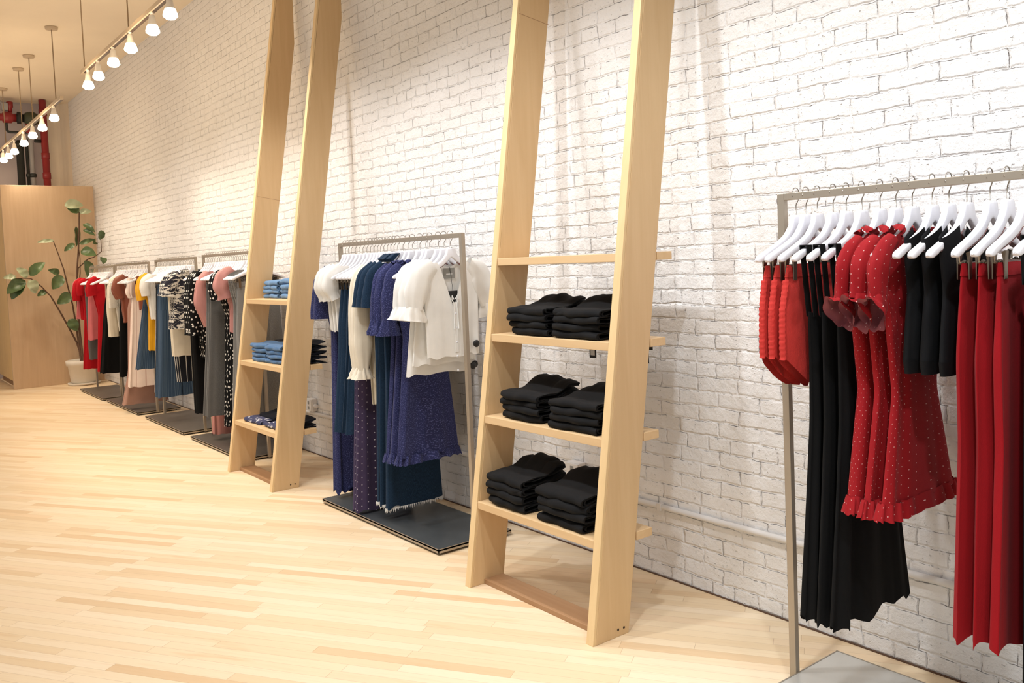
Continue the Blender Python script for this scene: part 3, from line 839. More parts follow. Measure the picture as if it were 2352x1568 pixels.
def skirt(mat, z1, a1, b1, t1=0.024, am=0.010, a0=0.17, b0=0.17, nf=6, ruff=None, mid=None, hem=0.006, band=True):
    def mk(t0, rk, seed, i, n):
        zt = rk.zt - WAIST
        rows = [(zt, a0, b0, 0.007, 0.0), (zt - 0.04, a0 + 0.004, b0 + 0.004, 0.013, 0.002), (zt - 0.25, a0 + (a1 - a0) * 0.35, b0 + (b1 - b0) * 0.35, t1 * 0.85, am * 0.7)]
        if mid: rows += mid
        rows.append((z1, a1, b1, t1, am))
        obj('skirt_cloth', body(rows, nf, seed, hem=hem), mat, t0)
        if band:
            rb = [(zt + 0.002, a0 + 0.001, b0 + 0.001, 0.0085, 0), (zt - 0.032, a0 + 0.006, b0 + 0.006, 0.0145, 0.0005)]
            obj('waistband', body(rb, nf, seed, step=0.01), mat, t0)
        if ruff:
            rr = [(z1 + 0.012, a1 + 0.002, b1 + 0.002, t1 + 0.002, am), (z1 - ruff, a1 + 0.02, b1 + 0.02, t1 + 0.008, am * 1.6)]
            obj('hem_ruffle', body(rr, nf * 3, seed, step=0.01, hem=0.004), mat, t0)
    return mk

def trousers(mat, z1, a1, b1, t1=0.017, am=0.006, crotch=0.28, a0=0.16):
    def mk(t0, rk, seed, i, n):
        zt = rk.zt - WAIST
        rows = [(zt, a0, a0, 0.007, 0), (zt - 0.05, a0 + 0.003, a0 + 0.003, 0.012, 0.001), (zt - crotch, a0 + 0.015, a0 + 0.015, t1, am * 0.6)]
        obj('seat', body(rows, 4, seed), mat, t0)
        obj('waistband', body([(zt + 0.002, a0 + 0.001, a0 + 0.001, 0.0085, 0), (zt - 0.035, a0 + 0.005, a0 + 0.005, 0.013, 0)], 4, seed, step=0.01), mat, t0)
        for k, sgn in enumerate((-1, 1)):
            za = zt - crotch + 0.03
            cy = sgn * (a0 + 0.01) / 2
            h0 = (a0 + 0.02) / 2
            h1 = ((a1 if sgn < 0 else b1)) / 2
            m = body([(za, h0, h0, t1, am * .6), (za - 0.15, h0, h0, t1, am), (z1, h1, h1, t1, am)], 3, seed + k, N=40, hem=0.004)
            # lean the leg outward toward its hem
            zz = np.array(m.v); w = (za - zz[:, 2]) / (za - z1)
            zz[:, 1] += cy + (sgn * h1 - cy) * w
            m.v = [tuple(q) for q in zz]
            obj('trouser_leg', m, mat, t0)
    return mk

def top(mat, z1, a1, b1, t1=0.02, am=0.006, half=0.085, fd=0.10, bd=0.03, sl=None, slrad=None, flare=0.0, slmat=None, vee=False, nf=6,
        cuff=None, hem=0.006, waist=None, shoulder=0.19, ruff=None, collar=False, cuffmat=None, mid=None, slamp=0.004, slnf=5, buttons=0):
    """blouse / dress with sleeves; sl = (y,z-offset-from-bar-top) path for the near sleeve, mirrored for the other"""
    def mk(t0, rk, seed, i, n):
        zt = rk.zt
        ztop = zt - 0.09
        zs = zt - 0.30
        rows = [(ztop, shoulder, shoulder, 0.018, 0), (ztop - 0.06, shoulder, shoulder, 0.019, 0.001), (zs, shoulder - 0.015, shoulder - 0.015, t1 * 0.9, am * 0.5)]
        if waist: rows.append((zt - waist[0], waist[1], waist[1], t1 * 0.85, am * 0.6))
        if mid: rows += mid
        rows.append((z1, a1, b1, t1, am))
        obj('bodice', body(rows, nf, seed, neck_top(zt, half, fd, bd, vee), ztop - 0.30, step=0.022, hem=hem), mat, t0)
        if sl:
            for sgn in (1, -1):
                pts = [(sgn * y, zt + z) for y, z in sl]
                obj('sleeve', sleeve(pts, slrad, seed + (sgn + 1), amp=slamp, flare=flare, nf=slnf), slmat or mat, t0)
                if cuff:
                    c = [(sgn * cuff[0][0], zt + cuff[0][1]), (sgn * cuff[1][0], zt + cuff[1][1])]
                    obj('cuff_ruffle', sleeve(c, cuff[2], seed + 5 + sgn, amp=cuff[3], nf=9, N=54, steps=5), cuffmat or mat, t0)
        if ruff:
            rr = [(z1 + 0.015, a1 + 0.002, b1 + 0.002, t1 + 0.002, am), (z1 - ruff, a1 + 0.02, b1 + 0.02, t1 + 0.010, am * 1.5)]
            obj('hem_ruffle', body(rr, nf * 3, seed, step=0.008, hem=0.005, N=110), mat, t0)
        if collar:
            for sgn in (-1, 1):
                pts = [(0.0, sgn * half, zt + hz(half) + 0.012), (0.0, sgn * (half + 0.012), zt + hz(half + .012) + 0.018)]
                obj('neck_ruffle', sleeve([(sgn * (half - 0.02), zt + hz(half) + 0.012), (sgn * (half + 0.014), zt + hz(half + .014) + 0.006)], [(0.014, 0.018), (0.017, 0.021)], seed + sgn, amp=0.004, nf=7, N=40, steps=4), mat, t0)
        for k in range(buttons):
            m = MB(); zb = zt - 0.42 - k * 0.075
            m.lathe([(0.001, 0.0), (0.006, 0.0005), (0.006, 0.003), (0.001, 0.0035)], 10, (t1 + am * 0.9, 0.0, zb), 'x'); obj('button', m, M['white'], t0)
    return mk

def straps(mat, z0, z1, a0, b0, a1, b1, t1=0.022, am=0.010, sy=0.15, w=0.02, nf=6, mid=None, hem=0.008, dip=0.0, sw=None, ruffle=None):
    """sleeveless garment hung by straps; z0 = top of the bodice"""
    def mk(t0, rk, seed, i, n):
        rows = [(z0, a0, b0, 0.009, 0.001), (z0 - 0.06, a0, b0, 0.014, 0.002)]
        if mid: rows += mid
        rows.append((z1, a1, b1, t1, am))
        tf = (lambda y, s: z0 - dip * np.cos(np.clip(y / (sy + 1e-6), -1, 1) * PI / 2)) if dip else None
        obj('bodice', body(rows, nf, seed, tf, z0 - 0.2, hem=hem), mat, t0)
        zh = rk.zt + float(hz(sy)) + 0.003
        for sgn in (-1, 1):
            yb_ = sgn * min(a0 - 0.02, sy + 0.0)
            m = strip((0.0125, sgn * sy, zh), (0.012, yb_, z0 - 0.02), w, 0.0016)
            m2 = strip((-0.0125, sgn * sy, zh), (-0.012, yb_, z0 - 0.02), w, 0.0016)
            m.add(m2.v, m2.f)
            m.box(-0.0135, 0.0135, sgn * sy - w / 2, sgn * sy + w / 2, zh - 0.001, zh + 0.003)
            obj('strap', m, mat, t0)
            if ruffle:
                obj('strap_ruffle', sleeve([(sgn * (sy + 0.0), zh + 0.01), (sgn * (sy + 0.02), z0 + 0.02), (sgn * (sy + 0.01), z0 - 0.03)], [(0.03, 0.02), (0.035, 0.025), (0.02, 0.018)], seed + sgn, amp=0.008, nf=7), mat, t0)
    return mk

# ---- nearest rack -------------------------------------------------
R3 = Rack('the nearest rack', -0.395, 1.682)
rack('nearest steel clothing rack of red and black clothes with bright base plate', -1.745, -0.42, R3.yb, 1.682, 'brightplate', (-0.64, -0.154))

def shorts(t0, rk, seed, i, n):
    zt = rk.zt - WAIST + 0.005
    a = 0.198 + 0.003 * i
    zb = zt - 0.40
    rows = [(zt, 0.165, 0.165, 0.008, 0), (zt - 0.05, 0.18, 0.18, 0.016, 0.002), (zt - 0.14, a, a, 0.022, 0.004), (zt - 0.25, a + 0.004, a + 0.004, 0.024, 0.005), (zb, a, a, 0.022, 0.007)]
    m = body(rows, 5, seed, step=0.018)
    V = []
    for x, y, z in m.v:      # curved dolphin hem: high at the side seams, with a notch at the crotch
        q = min(1.0, abs(y) / a)
        rise = 0.115 * max(0, (q - 0.25) / 0.75) ** 1.3 + 0.05 * max(0, 1 - q / 0.12)
        w = max(0.0, (zt - 0.12 - z) / (zt - 0.12 - zb))
        V.append((x, y, z + rise * w))
    m.v = V
    obj('shorts_cloth', m, F['coral'], t0)
    obj('waistband', body([(zt + 0.002, 0.167, 0.167, 0.010, 0), (zt - 0.036, 0.178, 0.178, 0.016, 0.0006)], 5, seed, step=0.01), F['coral'], t0)
    # gathered side panel with its seams, on the edge that faces the room
    m = MB(); rings = []
    for q in np.linspace(0, 1, 40):
        z = zt - 0.045 - 0.25 * q
        y = -(np.interp(q, [0, 0.38, 0.8, 1], [0.180, a, a + 0.004, a + 0.003]) + 0.002 + 0.0022 * math.sin(q * 90))
        w = 0.011
        rings.append([(w, y + 0.006, z), (w * 0.7, y + 0.0005, z), (0, y - 0.0005, z), (-w * 0.7, y + 0.0005, z), (-w, y + 0.006, z)])
    m.grid(rings, closed=False); obj('gathered_panel', m, F['coral'], t0)
    if i == 2: add_tag(t0, 0.034, -0.03, zt - 0.36)
garment(R3, [-1.698, -1.660, -1.618], 'shorts', 'coral red denim shorts clipped up', 'shorts', 'coral shorts on the nearest rack', shorts, 1)

garment(R3, [-1.561, -1.515, -1.462], 'maxi_dress', 'long black strappy dress', 'dress', 'long black dresses on the nearest rack',
        straps(F['black'], 1.30, 0.33, 0.142, 0.142, 0.205, 0.240, 0.022, 0.017, sy=0.150, w=0.026, nf=9, mid=[(1.15, 0.138, 0.14, 0.017, 0.004), (0.95, 0.14, 0.145, 0.02, 0.007), (0.7, 0.165, 0.175, 0.021, 0.010)], hem=0.014, dip=0.035), 2)

def reddress(t0, rk, seed, i, n):
    mk = top(F['reddot'], 0.735, 0.195, 0.225, 0.023, 0.010, half=0.085, fd=0.13, bd=0.05, waist=(0.62, 0.125), shoulder=0.185, nf=6, ruff=0.035, collar=True,
             sl=[(0.115, -0.172), (0.163, -0.203), (0.195, -0.25), (0.206, -0.338)], slrad=[(0.022, 0.019), (0.034, 0.022), (0.042, 0.025), (0.034, 0.022)], slamp=0.004)
    mk(t0, rk, seed, i, n)
    for sgn in (1, -1):
        # bell ruffle at the cuff, its paler inside showing
        P = [(sgn * 0.203, rk.zt - 0.325), (sgn * 0.207, rk.zt - 0.35), (sgn * 0.218, rk.zt - 0.37), (sgn * 0.236, rk.zt - 0.382)]
        c = obj('cuff_ruffle', sleeve(P, [(0.032, 0.022), (0.042, 0.026), (0.055, 0.031), (0.066, 0.036)], seed + sgn, amp=0.009, nf=4, N=54, steps=10), F['reddot'], t0)
        obj('cuff_lining', sleeve([(p[0], p[1]) for p in P], [(0.030, 0.020), (0.040, 0.024), (0.0535, 0.0295), (0.0655, 0.0355)], seed + sgn, amp=0.009, nf=4, N=54, steps=10), F['reddot_in'], c)
garment(R3, [-1.402, -1.352, -1.301], 'polka_dot_dress', 'red polka dot dress with ruffled sleeves', 'dress', 'red polka dot dresses on the nearest rack', reddress, 3)

def crop(t0, rk, seed, i, n):
    top(F['black_knit'], 1.165, 0.165, 0.165, 0.020, 0.004, half=0.075, fd=0.185, bd=0.13, shoulder=0.150, nf=5, hem=0.0)(t0, rk, seed, i, n)
    obj('ribbed_hem', body([(1.168, 0.166, 0.166, 0.0205, 0.003), (1.128, 0.160, 0.160, 0.019, 0.002)], 5, seed, step=0.01), F['black_knit'], t0)
garment(R3, [-1.241, -1.193, -1.143], 'cropped_shirt', 'black knit crop top with wide straps', 'top', 'black crop tops on the nearest rack', crop, 4)
garment(R3, [-1.08, -1.035, -0.988], 'long_skirt', 'long crimson red flared skirt clipped up', 'skirt', 'long red skirts on the nearest rack',
        skirt(F['red'], 0.43, 0.235, 0.225, 0.026, 0.012, 0.165, 0.165, nf=4, mid=[(0.95, 0.185, 0.185, 0.024, 0.011)], hem=0.012), 5)
garment(R3, [-0.925], 'maxi_dress', 'black dress cut off by right picture edge', 'dress', None,
        straps(F['black'], 1.40, 0.36, 0.16, 0.16, 0.20, 0.21, 0.024, 0.010, sy=0.145, w=0.022, nf=6), 6)
H3 = [-1.698, -1.660, -1.618, -1.561, -1.515, -1.462, -1.402, -1.352, -1.301, -1.241, -1.193, -1.143, -1.08, -1.035, -0.988, -0.925]
for i, x in enumerate(H3):
    hanger(x, R3.yb + 0.008, R3.zt, i in (0, 1, 2, 12, 13, 14), 'white hanger on the nearest rack, %s from its far end' % ORD[i], 'hangers on the nearest rack', random.uniform(-0.03, 0.03))

# ---- middle rack, between the ladders ------------------------------------
R2 = Rack('the middle rack', -0.385, 1.645)
rack('steel clothing rack between the two ladders, blue and white clothes', -5.05, -3.675, R2.yb, 1.645, 'plateblue', (-0.605, -0.135))
garment(R2, [-4.998, -4.960], 'long_dress', 'long blue print dress with wide sleeves', 'dress', 'long blue dresses on the middle rack',
        top(F['blueprint'], 0.075, 0.155, 0.19, 0.024, 0.012, half=0.08, fd=0.12, bd=0.03, waist=(0.55, 0.12), nf=6, hem=0.02,
            sl=[(0.12, -0.165), (0.175, -0.215), (0.192, -0.33), (0.197, -0.47)], slrad=[(0.035, 0.02), (0.04, 0.022), (0.048, 0.022), (0.056, 0.022)]), 11)
garment(R2, [-4.919, -4.866, -4.815], 'puff_blouse', 'white puff sleeve blouse at far end', 'blouse', 'white puff sleeve blouses on the middle rack',
        top(F['white'], 1.10, 0.16, 0.16, 0.02, 0.008, half=0.08, fd=0.10, bd=0.03, nf=6,
            sl=[(0.12, -0.165), (0.18, -0.215), (0.20, -0.275), (0.175, -0.345)], slrad=[(0.045, 0.024), (0.062, 0.03), (0.058, 0.03), (0.03, 0.022)], flare=0.5), 12)
garment(R2, [-4.764, -4.714, -4.668, -4.623], 'denim_culottes', 'dark denim wide leg culottes clipped up', 'trousers', 'denim culottes on the middle rack',
        skirt(F['denim'], 0.50, 0.245, 0.20, 0.022, 0.010, 0.150, 0.15, nf=4, mid=[(1.0, 0.19, 0.175, 0.02, 0.008)], hem=0.003), 13)
garment(R2, [-4.582, -4.544], 'polka_dot_skirt', 'long plum polka dot skirt', 'skirt', 'plum polka dot skirts on the middle rack',
        skirt(F['plumdot'], 0.055, 0.235, 0.14, 0.022, 0.012, 0.15, 0.15, nf=4, mid=[(0.8, 0.19, 0.15, 0.02, 0.01)], hem=0.015), 14)
garment(R2, [-4.504, -4.464, -4.423], 'long_sleeve_blouse', 'cream long sleeve blouse with ruffled cuffs', 'blouse', 'cream blouses on the middle rack',
        top(F['cream'], 0.68, 0.12, 0.16, 0.02, 0.007, half=0.08, fd=0.12, bd=0.03, nf=6, waist=(0.5, 0.13),
            sl=[(0.12, -0.165), (0.178, -0.215), (0.195, -0.40), (0.20, -0.60), (0.205, -0.745)], slrad=[(0.035, 0.02), (0.045, 0.023), (0.05, 0.024), (0.055, 0.025), (0.03, 0.02)],
            cuff=((0.205, -0.735), (0.207, -0.80), [(0.028, 0.02), (0.055, 0.028)], 0.008)), 15)
def shirtdress(t0, rk, seed, i, n):
    mk = top(F['denim'], 0.11 + 0.01 * (n - 1 - i), 0.185, 0.20, 0.018, 0.010, half=0.07, fd=0.16, bd=0.01, nf=4, waist=(0.5, 0.145), vee=True, hem=0.012, shoulder=0.20,
             mid=[(0.8, 0.15, 0.17, 0.022, 0.006)],
             sl=[(0.12, -0.16), (0.185, -0.215), (0.205, -0.31), (0.215, -0.385)], slrad=[(0.045, 0.02), (0.058, 0.023), (0.062, 0.025), (0.062, 0.026)], slamp=0.002)
    mk(t0, rk, seed, i, n)
    for sgn in (-1, 1):
        c = obj('sleeve_hem', sleeve([(sgn * 0.209, rk.zt - 0.335), (sgn * 0.2155, rk.zt - 0.388)], [(0.0635, 0.0265), (0.0645, 0.0275)], seed, amp=0.002, steps=4), F['denim'], t0)
    for sgn in (-1, 1):   # collar leaves standing up at the neck
        m = MB(); m.prism([(sgn * 0.02, rk.zt - 0.085), (sgn * 0.075, rk.zt - 0.135), (sgn * 0.098, rk.zt - 0.115), (sgn * 0.055, rk.zt - 0.085)], 'x', -0.0195, 0.0195)
        obj('collar', m, F['denim'], t0, bevel=0.004)
    m = MB()
    r = np.random.default_rng(seed)
    for k in range(90):
        a = k / 90 * 2 * PI
        y = -0.185 * math.cos(a) if math.cos(a) > 0 else -0.2 * math.cos(a); x = 0.021 * math.copysign(abs(math.sin(a)) ** .7, math.sin(a))
        z0 = 0.115 + 0.01 * (n - 1 - i)
        l = r.uniform(0.012, 0.03)
        m.add([(x - 0.003, y - 0.004, z0), (x + 0.003, y + 0.004, z0), (x + r.uniform(-.004, .004), y + r.uniform(-.004, .004), z0 - l)], [(0, 1, 2)])
    obj('frayed_hem', m, M['tagwhite'], t0)
garment(R2, [-4.384, -4.343, -4.283], 'denim_shirt_dress', 'dark denim short sleeve shirt dress with frayed hem', 'dress', 'denim shirt dresses on the middle rack', shirtdress, 16)
garment(R2, [-4.228, -4.179, -4.10], 'ruffle_dress', 'blue print dress with ruffled cuffs and hem', 'dress', 'blue ruffle dresses on the middle rack',
        top(F['blueprint'], 0.43, 0.20, 0.205, 0.022, 0.010, half=0.08, fd=0.12, bd=0.03, waist=(0.55, 0.125), nf=6, ruff=0.035, collar=True, hem=0.004, mid=[(0.85, 0.15, 0.16, 0.022, 0.008)],
            sl=[(0.12, -0.165), (0.178, -0.215), (0.20, -0.34), (0.21, -0.46)], slrad=[(0.035, 0.02), (0.045, 0.024), (0.05, 0.026), (0.042, 0.024)],
            cuff=((0.21, -0.45), (0.213, -0.535), [(0.04, 0.024), (0.066, 0.03)], 0.008)), 17)
def whiteblouse(z1, a1, b1, front):
    def mk(t0, rk, seed, i, n):
        mk2 = top(F['white'], z1, a1, b1, 0.022, 0.010, half=0.085, fd=0.25, bd=0.035, vee=True, nf=6, hem=0.008, shoulder=0.185, buttons=5 if front else 0,
                  sl=[(0.11, -0.165), (0.18, -0.21), (0.215, -0.30), (0.232, -0.385)], slrad=[(0.045, 0.024), (0.065, 0.032), (0.068, 0.034), (0.05, 0.028)], slamp=0.006,
                  cuff=((0.232, -0.375), (0.243, -0.445), [(0.05, 0.03), (0.075, 0.038)], 0.008))
        mk2(t0, rk, seed, i, n)
        if front:
            m = MB(); m.box(-0.0135, -0.0125, -0.035, 0.035, rk.zt - 0.235, rk.zt - 0.18); lb = obj('brand_label', m, M['labelgrey'], t0)
            m = MB(); m.box(-0.0125, -0.0120, -0.02, 0.02, rk.zt - 0.213, rk.zt - 0.209); obj('label_line', m, M['tagwhite'], lb)
            m = MB(); m.tube([(-0.012, 0.004, rk.zt - 0.175), (0.0, 0.005, rk.zt - 0.25), (0.006, 0.006, rk.zt - 0.30)], 0.0012, 5); obj('tag_string', m, M['tagblack'], t0)
            m = MB(); m.box(0.004, 0.0065, -0.027, 0.035, rk.zt - 0.365, rk.zt - 0.30); obj('hang_tag', m, M['tagblack'], t0)
            for s in (-1, 1):
                m = MB(); m.tube([(0.026, 0.004 * s, rk.zt - 0.345), (0.030, 0.016 * s, rk.zt - 0.325), (0.032, 0.020 * s, rk.zt - 0.345), (0.034, 0.008 * s, rk.zt - 0.37), (0.036, 0.012 * s, rk.zt - 0.43), (0.036, 0.013 * s, rk.zt - 0.50)], 0.003, 6)
                obj('neck_tie', m, F['white'], t0)
            m = MB(); m.box(0.030, 0.034, -0.012, 0.012, z1 + 0.02, rk.zt - 0.36); obj('button_placket', m, F['white'], t0, bevel=0.002)
        m = MB(); m.lathe([(0.002, 0.0), (0.018, 0.002), (0.02, 0.01), (0.012, 0.018), (0.002, 0.02)], 16, (0.024, b1 - 0.035, 1.055 if front else 0.93), 'x'); obj('security_tag', m, M['tagblack'], t0)
    return mk
garment(R2, [-3.91], 'long_blouse', 'long white blouse peeking out below the front blouses', 'blouse', None, whiteblouse(0.905, 0.235, 0.225, False), 18)
garment(R2, [-3.856], 'cream_blouse', 'white blouse second from near post', 'blouse', None, whiteblouse(0.96, 0.215, 0.175, False), 19)
garment(R2, [-3.795], 'tie_neck_blouse', 'white tie neck blouse with black hang tag', 'blouse', None, whiteblouse(1.0, 0.165, 0.16, True), 20)
H2 = [-4.998, -4.960, -4.919, -4.866, -4.815, -4.764, -4.714, -4.668, -4.623, -4.582, -4.544, -4.504, -4.464, -4.423, -4.384, -4.343, -4.283, -4.228, -4.179, -4.10, -4.039, -3.999, -3.91, -3.856, -3.795]
for i, x in enumerate(H2):
    hanger(x, R2.yb + 0.008, R2.zt, 5 <= i <= 10, 'white hanger on the middle rack, %s from its far end' % ORD[i], 'hangers on the middle rack', random.uniform(-0.03, 0.03))

# ---- rack D: first beyond the far ladder -----------------------------------
RD = Rack('rack beside far ladder', -0.335, 1.650)
rack('steel clothing rack just beyond the far ladder, partly hidden by it', -7.87, -6.56, RD.yb, 1.650, 'platebrown', (-0.545, -0.075))
SL_SHORT = dict(sl=[(0.12, -0.165), (0.178, -0.215), (0.19, -0.29), (0.185, -0.36)], slrad=[(0.04, 0.02), (0.05, 0.024), (0.05, 0.025), (0.038, 0.022)])
SL_MID = dict(sl=[(0.12, -0.165), (0.17, -0.215), (0.18, -0.35), (0.175, -0.50)], slrad=[(0.036, 0.02), (0.042, 0.022), (0.05, 0.024), (0.05, 0.024)])
garment(RD, [-7.80, -7.75], 'black_trousers', 'black wide trousers clipped up', 'trousers', 'black trousers beside the far ladder', trousers(F['black'], 0.24, 0.175, 0.20, 0.02), 22)
garment(RD, [-7.70, -7.65, -7.60], 'polka_dot_blouse', 'black polka dot blouse', 'blouse', 'black dotted blouses beside the far ladder',
        top(F['blackdot'], 0.74, 0.13, 0.15, 0.022, 0.007, waist=(0.5, 0.15), sl=[(0.12, -0.165), (0.18, -0.215), (0.20, -0.40), (0.20, -0.70)], slrad=[(0.036, 0.02), (0.046, 0.022), (0.05, 0.024), (0.052, 0.024)]), 21)
garment(RD, [-7.52, -7.47], 'long_skirt', 'long dusty pink skirt', 'skirt', 'pink skirts beside the far ladder', skirt(F['pinkskirt'], 0.085, 0.125, 0.19, 0.025, 0.01, 0.09, 0.14, nf=5, mid=[(0.5, 0.11, 0.16, 0.02, 0.008)]), 26)
garment(RD, [-7.43, -7.385], 'satin_blouse', 'pale pink satin blouse with draped sleeves', 'blouse', 'pink satin blouses beside the far ladder',
        top(F['pink'], 1.06, 0.14, 0.14, 0.022, 0.008, sl=[(0.12, -0.165), (0.17, -0.23), (0.19, -0.42), (0.15, -0.62)], slrad=[(0.036, 0.022), (0.05, 0.026), (0.062, 0.028), (0.022, 0.018)]), 23)
garment(RD, [-7.34, -7.29, -7.24], 'grey_trousers', 'grey wool wide trousers', 'trousers', 'grey wool trousers beside the far ladder', trousers(F['grey'], 0.285, 0.25, 0.20, 0.021), 24)
garment(RD, [-7.06, -7.01], 'polka_dot_dress', 'long black polka dot dress', 'dress', 'long black dotted dresses beside the far ladder',
        top(F['blackdot'], 0.22, 0.17, 0.17, 0.022, 0.008, waist=(0.5, 0.115), mid=[(0.75, 0.135, 0.15, 0.021, 0.008)], sl=[(0.12, -0.165), (0.175, -0.215), (0.188, -0.30), (0.185, -0.39)], slrad=[(0.038, 0.02), (0.05, 0.024), (0.052, 0.025), (0.034, 0.02)]), 25)
garment(RD, [-6.89, -6.85], 'puff_blouse', 'dusty pink puff sleeve blouse', 'blouse', 'pink puff sleeve blouses beside the far ladder',
        top(F['pink'], 1.0, 0.145, 0.14, 0.02, 0.007, waist=(0.45, 0.135), sl=[(0.10, -0.155), (0.165, -0.20), (0.185, -0.28), (0.165, -0.37)], slrad=[(0.048, 0.024), (0.075, 0.034), (0.078, 0.036), (0.05, 0.024)], flare=0.4, slamp=0.008), 27)
def greydress(t0, rk, seed, i, n):
    top(F['greylt'], 0.33, 0.205, 0.19, 0.023, 0.008, shoulder=0.175, waist=(0.42, 0.14), mid=[(0.8, 0.165, 0.16, 0.022, 0.008)], fd=0.1)(t0, rk, seed, i, n)
    obj('lace_yoke', body([(rk.zt - 0.19, 0.177, 0.177, 0.0205, 0), (rk.zt - 0.28, 0.17, 0.17, 0.022, 0.002), (rk.zt - 0.37, 0.152, 0.152, 0.025, 0.003)], 6, seed, step=0.02), F['lace'], t0)
garment(RD, [-6.78, -6.73, -6.68], 'lace_dress', 'grey dress with lace top', 'dress', 'grey lace dresses beside the far ladder', greydress, 28)
garment(RD, [-6.645, -6.612], 'grey_trousers', 'pale grey linen trousers', 'trousers', 'pale grey trousers beside the far ladder', trousers(F['greylt'], 0.30, 0.18, 0.22, 0.02), 29)
HD = [-7.80, -7.75, -7.70, -7.65, -7.60, -7.52, -7.47, -7.43, -7.385, -7.34, -7.29, -7.24, -7.19, -7.14, -7.10, -7.06, -7.01, -6.97, -6.93, -6.89, -6.85, -6.78, -6.73, -6.68, -6.645, -6.612]
CD = {0, 1, 5, 6, 9, 10, 11, 24, 25}
for i, x in enumerate(HD):
    hanger(x, RD.yb + 0.008, RD.zt, i in CD, 'white hanger on rack beside far ladder, %s from far end' % ORD[i], 'hangers beside the far ladder', random.uniform(-0.03, 0.03))

# ---- rack C -------------------------------------------------------------
RC = Rack('second far rack', -0.335, 1.640)
rack('second steel clothing rack beyond the far ladder, denim and print clothes', -9.37, -8.09, RC.yb, 1.640, 'platebrown', (-0.535, -0.07))
garment(RC, [-9.318, -9.28], 'denim_dress', 'slate blue sleeveless denim dress', 'dress', 'slate denim dresses on the second far rack',
        straps(F['pin'], 1.30, 0.53, 0.16, 0.15, 0.275, 0.22, 0.022, 0.008, sy=0.13, w=0.03, mid=[(1.2, 0.165, 0.16, 0.02, 0.004), (0.9, 0.215, 0.19, 0.02, 0.006)]), 31)
garment(RC, [-9.24, -9.19], 'yellow_tunic', 'mustard yellow short sleeve tunic', 'top', 'mustard tunics on the second far rack',
        top(F['yellow'], 0.72, 0.165, 0.15, 0.022, 0.007, waist=(0.5, 0.14), sl=[(0.12, -0.16), (0.17, -0.21), (0.19, -0.30), (0.18, -0.40)], slrad=[(0.045, 0.022), (0.06, 0.025), (0.066, 0.027), (0.06, 0.026)]), 32)
garment(RC, [-9.13, -9.08], 'white_tee', 'plain white short sleeve tee', 'top', 'white tees on the second far rack', top(F['white'], 1.04, 0.15, 0.14, 0.02, 0.005, **SL_SHORT), 33)
garment(RC, [-8.84], 'striped_trousers', 'narrow navy trousers with white side stripes', 'trousers', None, trousers(F['navystripe'], 0.33, 0.23, 0.17), 34)
garment(RC, [-8.80, -8.76, -8.72], 'pinstripe_trousers', 'blue pinstripe denim trousers', 'trousers', 'pinstripe trousers on the second far rack', trousers(F['pin'], 0.29, 0.235, 0.22, 0.022), 35)
garment(RC, [-8.53, -8.48], 'striped_trousers', 'wide navy trousers with white stripes', 'trousers', 'striped navy trousers on the second far rack', trousers(F['navystripe'], 0.45, 0.10, 0.22, 0.02, a0=0.12), 36)
garment(RC, [-8.42, -8.37], 'cream_tunic', 'long cream tunic', 'top', 'long cream tunics on the second far rack', top(F['cream'], 0.71, 0.165, 0.17, 0.022, 0.004, **SL_SHORT), 37)
garment(RC, [-8.285, -8.235, -8.18], 'print_blouse', 'black white brushstroke print blouse', 'blouse', 'brushstroke print blouses on the second far rack',
        top(F['brush'], 0.98, 0.225, 0.19, 0.024, 0.006, shoulder=0.19, half=0.06, fd=0.05, sl=[(0.12, -0.16), (0.18, -0.20), (0.225, -0.28), (0.235, -0.355)], slrad=[(0.045, 0.024), (0.06, 0.03), (0.062, 0.034), (0.048, 0.028)], flare=0.4, collar=True), 38)
HC = [-9.318, -9.28, -9.24, -9.19, -9.13, -9.08, -9.03, -8.98, -8.93, -8.885, -8.84, -8.80, -8.76, -8.72, -8.67, -8.62, -8.58, -8.53, -8.48, -8.42, -8.37, -8.285, -8.235, -8.18]
CC = {10, 11, 12, 13, 17, 18}
for i, x in enumerate(HC):
    hanger(x, RC.yb + 0.008, RC.zt, i in CC, 'white hanger on second far rack, %s from far end' % ORD[i], 'hangers on the second far rack', random.uniform(-0.03, 0.03))

# ---- rack B -------------------------------------------------------------
RB = Rack('third far rack', -0.335, 1.630)
rack('third steel clothing rack beyond the far ladder, cream and brown clothes', -11.06, -9.64, RB.yb, 1.630, 'platebrown', (-0.535, -0.09))
garment(RB, [-10.97, -10.92], 'camisole', 'beige camisole with thin straps', 'top', 'beige camisoles on the third far rack', straps(F['beige'], 1.40, 1.10, 0.15, 0.14, 0.16, 0.15, sy=0.12, w=0.01), 41)
garment(RB, [-10.86, -10.81, -10.76], 'black_skirt', 'black flared midi skirt', 'skirt', 'black midi skirts on the third far rack', skirt(F['black'], 0.37, 0.285, 0.20, 0.026, 0.008, 0.15, 0.15), 42)
garment(RB, [-10.60, -10.55], 'long_sleeve_blouse', 'cream long sleeve shirt', 'blouse', 'cream shirts on the third far rack',
        top(F['cream'], 0.95, 0.14, 0.14, 0.02, 0.006, sl=[(0.12, -0.165), (0.17, -0.22), (0.185, -0.50), (0.175, -0.83)], slrad=[(0.034, 0.02), (0.042, 0.022), (0.045, 0.022), (0.045, 0.022)]), 43)
garment(RB, [-10.48], 'floral_blouse', 'white floral blouse with dark specks', 'blouse', None, top(F['whitefloral'], 0.86, 0.14, 0.14, 0.02, 0.006, **SL_MID), 44)
garment(RB, [-10.35, -10.30], 'midi_skirt', 'straight black midi skirt', 'skirt', 'straight black skirts on the third far rack', skirt(F['black'], 0.36, 0.195, 0.18, 0.022, 0.006, 0.13, 0.14), 45)
